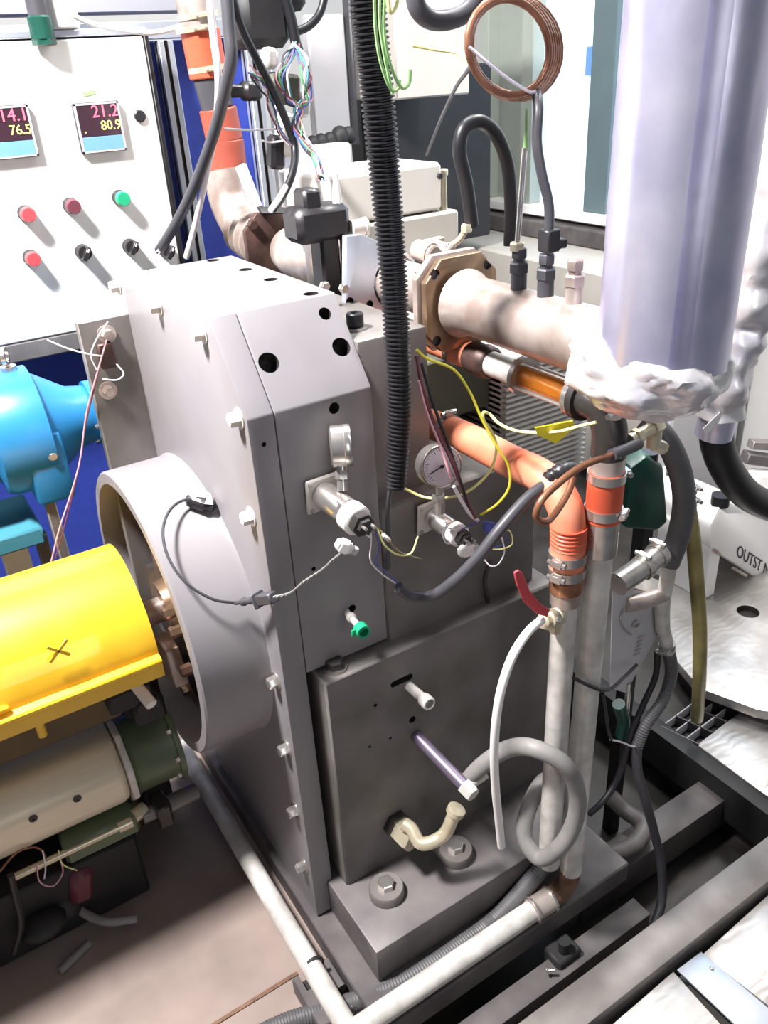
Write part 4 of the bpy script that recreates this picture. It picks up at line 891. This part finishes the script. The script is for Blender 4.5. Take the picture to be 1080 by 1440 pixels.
for k, pts in enumerate(([(534, -20), (534, 30), (540, 75), (548, 115), (552, 132)], [(526, -20), (528, 40), (536, 90), (552, 128), (560, 124), (562, 112)], [(542, -20), (540, 40), (548, 88), (566, 124), (575, 118), (577, 98)], [(560, -20), (558, 6), (550, 18), (546, 6), (546, -20)])):
    wire('earth_wire', [at(a, b_, y=.95-.004*k) for a, b_ in pts], .0021, 'wg' if k < 3 else 'wy', ['green yellow earth wire hanging straight down over the corrugated conduit', 'green yellow earth wire with a shallow hook at its end', 'green yellow earth wire with the longest upturned hook end', 'short pale wire loop at the top of the corrugated conduit'][k])

# ================================================================== white control cabinet and instruments
KY = 2.25
kz0, kx1 = 1.075, .764
cabn = thing('control_cabinet', 'white control cabinet panel with displays and buttons at upper left', 'cabinet', (.2, KY+.1, 1.07))
obj('panel', box(B(), (-.4, KY, kz0), (kx1-.012, KY+.12, 1.738), .004), 'cream', cabn)
obj('edge_gasket', box(B(), (kx1-.0115, KY-.004, kz0-.01), (kx1, KY+.12, 1.742), .002), 'black', cabn)
b = B(); box(b, (-.4, KY+.0, kz0-.05), (kx1, KY+.14, kz0-.001), .004); obj('bottom_rail', b, 'channel', cabn)
b = B(); box(b, (-.4, KY+.0, 1.742), (kx1, KY+.12, 1.758), .003); obj('top_rail', b, 'alu', cabn)
def display(px, py, l1, l2, lab, wd=.112, ht=.112):
    p = at(px, py, y=KY); t = thing('temperature_controller', lab, 'display', p)
    x, z = p.x, p.z
    obj('bezel', box(B(), (x-wd/2, KY-.014, z-ht/2), (x+wd/2, KY-.0005, z+ht/2), .003), 'cable', t)
    obj('frame_edge', box(box(box(box(B(), (x-wd/2+.002, KY-.0165, z-ht/2+.002), (x-wd/2+.007, KY-.0135, z+ht/2-.002)), (x+wd/2-.007, KY-.0165, z-ht/2+.002), (x+wd/2-.002, KY-.0135, z+ht/2-.002)), (x-wd/2+.002, KY-.0165, z+ht/2-.006), (x+wd/2-.002, KY-.0135, z+ht/2-.002)), (x-wd/2+.002, KY-.0165, z-ht/2+.002), (x+wd/2-.002, KY-.0135, z-ht/2+.006)), 'panelgrey', t)
    sc = obj('screen', box(B(), (x-wd/2+.007, KY-.0155, z-.018), (x+wd/2-.007, KY-.0138, z+ht/2-.006)), 'screen', t)
    obj('keypad', box(B(), (x-wd/2+.007, KY-.016, z-ht/2+.006), (x+wd/2-.007, KY-.0138, z-.0195), .0005), 'bluestrip', t)
    text(l1, (x+.018, KY-.0162, z+.034), X_, Z_, .038, 'digr', t, 'red_reading'); text(l2, (x+.026, KY-.0162, z+.003), X_, Z_, .029, 'digy', t, 'yellow_reading')
    b = B(); cyl(b, (x-wd/2+.018, KY-.0165, z-.008), (x-wd/2+.018, KY-.015, z-.008), .0018, n=8); obj('pilot_dot', b, 'digy', t)
display(139, 179, '21.2', '80.9', 'panel meter reading 21.2 in red over 80.9')
display(11, 186, '14.1', '76.5', 'panel meter at the left edge reading 14.1 in red over 76.5')
p = at(125, 131, y=KY); b = B(); obox(b, p-Y_*.0008, (1, 0, .15), (.03, .0012, .010), .0004); solo('paper_sticker', b, 'wg', 'small faded green sticker above the 21.2 meter', 'sticker')
p = at(196, 163, y=KY); b = B(); lathe(b, p-Y_*.0005, -Y_, [(0, .0145), (.006, .0145), (.008, .012)], 22); solo('blanking_plug', b, 'blackp', 'round black blanking plug right of the 21.2 meter', 'plug')
def knob(px, py, kind, m_, lab):
    p = at(px, py, y=KY); t = thing('push_button' if kind == 'button' else 'selector_switch', lab, 'button' if kind == 'button' else 'switch', p); D = V((.10, -1, .12)).normalized(); D = -Y_
    p = p+V((0, -.0005, 0))
    obj('collar', lathe(B(), p, D, [(0, .0195), (.006, .0195), (.008, .018), (.022, .0175)], 26), 'blackp' if kind != 'lamp' else 'steel', t)
    if kind == 'button': obj('button_cap', lathe(B(), p+D*.0215, D, [(0, .0175), (.014, .0175), (.018, .015)], 26), m_, t)
    elif kind == 'mush': obj('button_cap', lathe(B(), p+D*.0155, D, [(0, .012), (.008, .012), (.010, .020), (.018, .020), (.022, .017), (.023, .010)], 26), m_, t)
    else:
        obj('dial', lathe(B(), p+D*.0215, D, [(0, .0165), (.006, .0165)], 26), 'blackp', t); b = B(); obox(b, p+D*.036, (.5, 0, .87), (.036, .011, .022), .002, up=D); h = obj('handle', b, 'blackp', t)
        b = B(); obox(b, p+D*.0475+V((.5, 0, .87))*.009, (.5, 0, .87), (.009, .003, .002), 0, up=D); obj('pointer', b, 'white', h)
knob(36, 300, 'button', 'red', 'red push button above the red-ringed button')
knob(99, 289, 'button', 'wm', 'dark maroon push button on the white cabinet')
knob(168, 278, 'button', 'gcap', 'green push button on the white cabinet')
knob(43, 362, 'button', 'red', 'red button with pale face low on the cabinet')
knob(116, 354, 'sel', 'blackp', 'black selector switch below the maroon button')
knob(182, 346, 'sel', 'blackp', 'black selector switch below the green button')
knob(233, 352, 'sel', 'blackp', 'black selector switch by the cabinet edge beside the black cable')
# aluminium frame with blue panels
BY = 2.40
solo('sheet_panel', box(B(), (-.6, BY, .14), (1.09, BY+.05, 1.733), .004), 'blue', 'dented glossy blue sheet panel behind the cabinet', 'panel')
def post(px, lab, y=BY-.045, wd=.04, z0=.0, z1=None, px1=None):
    p = at(*px, y=y); z1 = p.z if z1 is None else z1
    b = B(); x = p.x; box(b, (x, y, z0), (x+wd, y+.04, z1), .002); o = solo('aluminium_post', b, 'alu', lab, 'post')
    g = B(); box(g, (x+wd/2-.005, y-.01, z0-.1), (x+wd/2+.005, y+.008, z1+.1)); box(g, (x-.01, y+.015, z0-.1), (x+.008, y+.025, z1+.1)); cut(o, g)
post((222, 57), 'aluminium slotted post along the right edge of white cabinet'); post((344, 53), 'aluminium slotted post right of the upright orange hose', z1=1.72)
solo('aluminium_rail', box(B(), (-.6, BY-.045, 1.735), (1.15, BY-.005, 1.775), .002), 'alu', 'horizontal aluminium rail above the blue panel', 'rail')
for x in (1.115,): solo('aluminium_post', box(B(), (x+.03, BY-.02, 0), (x+.06, BY+.02, 1.72), .002), 'alu', 'thin second aluminium post at the right end of blue panel', 'post')
# things above the cabinet
solo('grey_shelf_panel', box(B(), (-.4, KY+.25, 1.80), (1.05, KY+.30, 2.1), .006), 'strip', 'grey panel standing behind the top of the cabinet', 'panel')
b = B(); p = at(80, 14, y=KY+.03); lathe(b, V((p.x, p.y, 1.7585)), Z_, [(0, .040), (.004, .044), (.09, .047)], 28); solo('white_cup', b, 'white', 'white round cup standing on top of the cabinet', 'cup')
t = thing('cable_gland', 'dark green cable gland over the top edge of cabinet', 'gland', at(58, 50, y=KY-.02))
b = B(); p = at(58, 40, y=KY-.02); cyl(b, p+Z_*.025, p-Z_*.025, .026, n=18, bev=.004); hexa(b, p-Z_*.02, -Z_, .027, .014); obj('nut', b, 'dkgreen', t); b = B(); cyl(b, p+Z_*.02, p+Z_*.12, .022, n=16); obj('conduit', b, 'cable', t)
wire('white_cable', WV([(102, 22, 2.2), (130, 34, 2.2), (170, 42, 2.18), (215, 46, 2.16), (260, 36, 2.15)]), .006, 'white', 'white cable strung from the cup to the orange hose', 'cable')
wire('main_cable', WV([(318, -20, 1.72), (322, 40, 1.72), (325, 80, 1.72), (318, 120, 1.75), (303, 180, 1.82), (282, 240, 1.92), (258, 295, 2.02), (235, 335, 2.12), (224, 352, 2.18)]), .0125, 'cable', 'thick dark cable sweeping down across the orange hose to cabinet', 'cable', n=16)
for k, (a, e) in enumerate((((224, 350), (210, 366)), ((226, 352), (218, 372)), ((228, 352), (206, 360)))): wire('cable_strand', [at(*a, y=2.16), at((a[0]+e[0])/2, (a[1]+e[1])/2-1, y=2.16), at(*e, y=2.17)], .0018, 'ww', ['middle white strand splayed from the lower end of thick cable','rightmost white strand splayed from the lower end of thick cable','leftmost white strand splayed from the lower end of thick cable'][k], group=None)
wire('white_conduit', WV([(293, -20, 1.78), (300, 50, 1.78), (307, 110, 1.78), (303, 180, 1.85), (291, 240, 1.92), (276, 310, 2.0), (262, 362, 2.05)]), .0075, 'ww', 'white flat cable running beside the thick dark cable', 'cable', n=12)
# wiring harness
random.seed(11)
hy_ = 1.75
wire('wiring_harness', WV([(322, -20, 1.72), (340, 40, hy_), (362, 85, hy_), (385, 130, hy_), (404, 175, hy_), (414, 205, hy_), (412, 240, 1.72), (398, 275, 1.70), (384, 294, 1.68)]), .0085, 'black', 'black taped harness trunk curving down right of orange hose', 'harness', n=12)
wire('wiring_harness', WV([(396, -20, 1.9), (410, 30, 1.9), (416, 60, 1.9), (420, 72, 1.9)]), .012, 'black', 'short black harness trunk dropping from above the coloured wires', 'harness', n=12)
wire('wiring_harness', WV([(416, 45, 1.9), (435, 36, 1.9), (450, 18, 1.9), (460, -20, 1.9)]), .009, 'black', 'black branch cable rising right above the coloured wires', 'harness', n=12)
b = B(); p = at(362, 22, y=1.95); obox(b, p, X_, (.12, .10, .13), .02); obox(b, p+V((.06, 0, .05)), X_, (.1, .08, .09), .015); solo('junction_box', b, 'dark', 'dark junction box at the top above the coloured wires', 'box')
names = ['wb', 'wt', 'wgr', 'wm', 'wp', 'ww', 'mark', 'wgr', 'wt', 'wb', 'wm', 'mark', 'ww', 'wp']
cols = dict(wb='blue', wt='teal', wgr='green', wm='maroon', wp='pink', ww='white', mark='black')
for k, mm_ in enumerate(names):
    j = lambda s: random.uniform(-s, s)
    side = (k % 2)*26
    pts = [(415+j(6), 62+j(4), hy_+.1), (402+side+j(8), 85+j(8), hy_+.04), (396+side*1.4+j(10), 112+j(10), hy_), (408+side*.9+j(8), 140+j(6), hy_), (420+j(5), 152+j(4), hy_), (418+j(8), 178+j(6), hy_), (430+j(6), 200+j(5), hy_-.03), (446+j(5), 226+j(4), hy_-.08), (452+j(4), 250+j(5), hy_-.12)]
    wire('harness_wire', WV(pts), .0022, mm_, cols[mm_]+' wire down the '+('right' if k % 2 else 'left')+' side of the bundle hanging above black actuator', group='wires of the hanging bundle', n=6, res=6)
for k in range(6):
    mm_ = ['wp', 'wm', 'ww', 'mark', 'wb', 'wgr'][k]; j = lambda s: random.uniform(-s, s)
    wire('harness_wire', WV([(350+j(5), 100+j(10), hy_), (370+j(6), 120+j(6), hy_), (380+j(6), 150+j(6), hy_), (392+j(5), 185+j(8), hy_), (408+j(5), 205, hy_)]), .002, mm_, cols[mm_]+' wire running along the black harness trunk', group='wires along the harness trunk', n=6, res=6)
for k, (px, py, wd, ht, mm_) in enumerate(((398, 125, .07, .06, 'olive'), (378, 82, .03, .04, 'galv'), (404, 190, .05, .09, 'greybox'), (388, 214, .035, .07, 'blackp'), (424, 148, .03, .05, 'panelgrey'))):
    p = at(px, py, y=hy_+.05); b = B(); obox(b, p, (1, 0, -.15), (wd, .04, ht), .008); solo('harness_connector', b, mm_, ['olive grey connector block amid the coloured wires', 'small silver connector left of the coloured wires', 'pale upright connector below the coloured wires', 'black upright relay under the harness trunk', 'grey collar gathering the coloured wires'][k], 'connector')
for py in (181, 198): wire('cable_tie', [at(315 if py == 181 else 368, py, y=1.80), at(350 if py == 181 else 380, py+2, y=1.78), at(398, py, y=1.76)], .0022, 'ww', ['long white cable tie from orange hose to harness', 'short white cable tie below the long one'][py == 198], 'strap')
wire('cable_sleeve', WV([(402, 262, 1.70), (391, 281, 1.68), (380, 296, 1.66)]), .006, 'white', 'white sleeve at the bottom of the black harness trunk', 'sleeve')
# loose thin wires at the rear left flange
for k, (pts, r, mm_, lab) in enumerate([
    ([(150, 478, 1.60), (138, 520, 1.60), (122, 580, 1.62), (112, 650, 1.62), (98, 700, 1.62), (84, 742, 1.62), (72, 790, 1.62)], .0016, 'wp', 'long pink wire falling in front of the blue panel'),
    ([(148, 482, 1.60), (134, 540, 1.61), (120, 600, 1.62), (108, 670, 1.63), (92, 735, 1.63), (78, 785, 1.63)], .0014, 'wm', 'long maroon wire falling in front of the blue panel'),
    ([(152, 452, 1.60), (137, 475, 1.60), (128, 500, 1.60), (136, 520, 1.60)], .0014, 'ww', 'pale blue wire bowed at the edge of the rear flange'),
    ([(66, 478, 1.62), (95, 490, 1.61), (125, 498, 1.60), (144, 501, 1.60)], .0016, 'ww', 'white wire end sticking out left of the rear flange'),
    ([(144, 533, 1.595), (165, 534, 1.595), (174, 526, 1.595), (164, 512, 1.60)], .0015, 'ww', 'white wire hooked round beside the rear flange bolts')]):
    wire('loose_wire', WV(pts), r, mm_, lab)

# ================================================================== light blue bearing pump at left
by_ = 1.98
c_ = at(48, 600, y=by_)
t = thing('blue_pump', 'light blue cast pump with lifting eye in front of blue panel', 'pump', (c_.x, by_, .55))
bp = B(); R1 = .135
prf = [(c_.x-.085, .0)]
obj('casing', lathe(B(), V((c_.x-.11, by_, c_.z)), X_, [(0, R1*.6), (.012, R1*1.0), (.03, R1*1.06), (.125, R1*1.06), (.128, R1*.93), (.135, R1*.90), (.20, R1*.56), (.245, R1*.5)], 40), 'sky', t)
b = B(); prism(b, [(c_.x-.05, by_-R1*.98, c_.z+.02), (c_.x-.05, by_-R1*.98, c_.z-.145), (c_.x-.05, by_+R1*.98, c_.z-.145), (c_.x-.05, by_+R1*.98, c_.z+.02)], (.085, 0, 0), .012); obj('pedestal', b, 'sky', t)
b = B(); lathe(b, V((c_.x+.13, by_, c_.z)), X_, [(0, .078), (.022, .078), (.024, .05), (.09, .05), (.092, .072), (.125, .072)], 28); obj('output_flange', b, 'sky', t)
for a in (2.4, 3.3, 4.2): bolt((c_.x+.131, by_+.064*math.cos(a), c_.z+.064*math.sin(a)), -X_, .008, .01, 'steel', t)
b = B(); q = V((c_.x-.02, by_, c_.z+R1*1.04)); cyl(b, q-Z_*.004, q+Z_*.012, .018, n=14); ring(b, q+Z_*.034, (1, -.4, 0), .013, .021, .009, 22); obj('lifting_eye', b, 'steel', t)
b = B(); q = at(74, 641, y=by_-R1*.99); lathe(b, q, -Y_, [(0, .011), (.006, .011), (.009, .008)], 12); obj('fill_plug', b, 'steel', t)
b = B(); box(b, (c_.x-.30, by_-.08, c_.z-.10), (c_.x-.10, by_+.09, c_.z+.08), .02); obj('rear_motor', b, 'teal', t)
b = B(); p = at(30, 758, y=1.90); box(b, (p.x-.25, 1.88, p.z-.02), (p.x+.05, 2.1, p.z+.025), .006); o = solo('support_beam', b, 'teal', 'teal blue support beam under the light blue pump', 'beam')
for px, py, wd, mm_, lab in ((24, 785, .06, 'white', 'white square leg under the teal support beam'), (62, 770, .03, 'channel', 'grey square leg beside the white one under the teal beam'), (66, 690, .024, 'channel', 'slim grey upright right of the blue pump')):
    p = at(px, py, y=1.93 if lab[0] != 's' else 1.86); zt_ = at(30, 758, y=1.90).z-.021 if lab[0] != 's' else c_.z-.10
    b = B(); box(b, (p.x-wd/2, p.y, 0), (p.x+wd/2, p.y+wd, zt_), .003); solo('support_leg', b, mm_, lab, 'leg')

# ================================================================== far background behind the engine
HY = 3.1
def hb(x0, y0, x1, y1, y, dp, m_, nm, lab, cat, bev=.006):
    a, e = at(x0, y0, y=y), at(x1, y1, y=y); return solo(nm, box(B(), (min(a.x, e.x), y, min(a.z, e.z)), (max(a.x, e.x), y+dp, max(a.z, e.z)), bev), m_, lab, cat)
hb(550, -60, 661, 132, HY-.35, .3, 'beige', 'machine_hood', 'beige machine hood hanging behind the copper coil', 'hood')
hb(505, 100, 690, 330, HY-.02, .1, 'dark', 'black_cabinet', 'black open machine bay under the beige hood', 'cabinet')
hb(430, 20, 496, 205, HY-.1, .04, 'panelgrey', 'grey_door_panel', 'pale grey door panel behind the coloured wires', 'panel')
hb(492, -40, 503, 205, HY-.12, .05, 'cable', 'dark_post', 'dark upright post right of the pale door panel', 'post')
b = B()
for k, (px, py, r) in enumerate(((440, 204, .03), (452, 200, .028), (464, 197, .026), (478, 192, .034), (490, 190, .028))):
    p = at(px, py, y=HY-.2); solo('dark_lump', ball(B(), p, r, 8, (1, 1, 1.1)), 'dark', ['dark round lump at the left end of the row behind control box', 'second dark lump from the left in the row behind control box', 'middle dark lump of the row behind control box', 'fourth and largest dark lump in the row behind control box', 'dark round lump at the right end of row beside corrugated conduit'][k], 'fitting', 'dark lumps behind the control box')  # round dark lumps of unknown kind
hb(425, 208, 500, 300, HY-.30, .25, 'greybox', 'pale_worktop', 'pale worktop behind the control box', 'worktop')
hb(400, 240, 470, 420, 2.30, .05, 'greybox', 'white_side_panel', 'white panel behind the black actuator', 'panel')
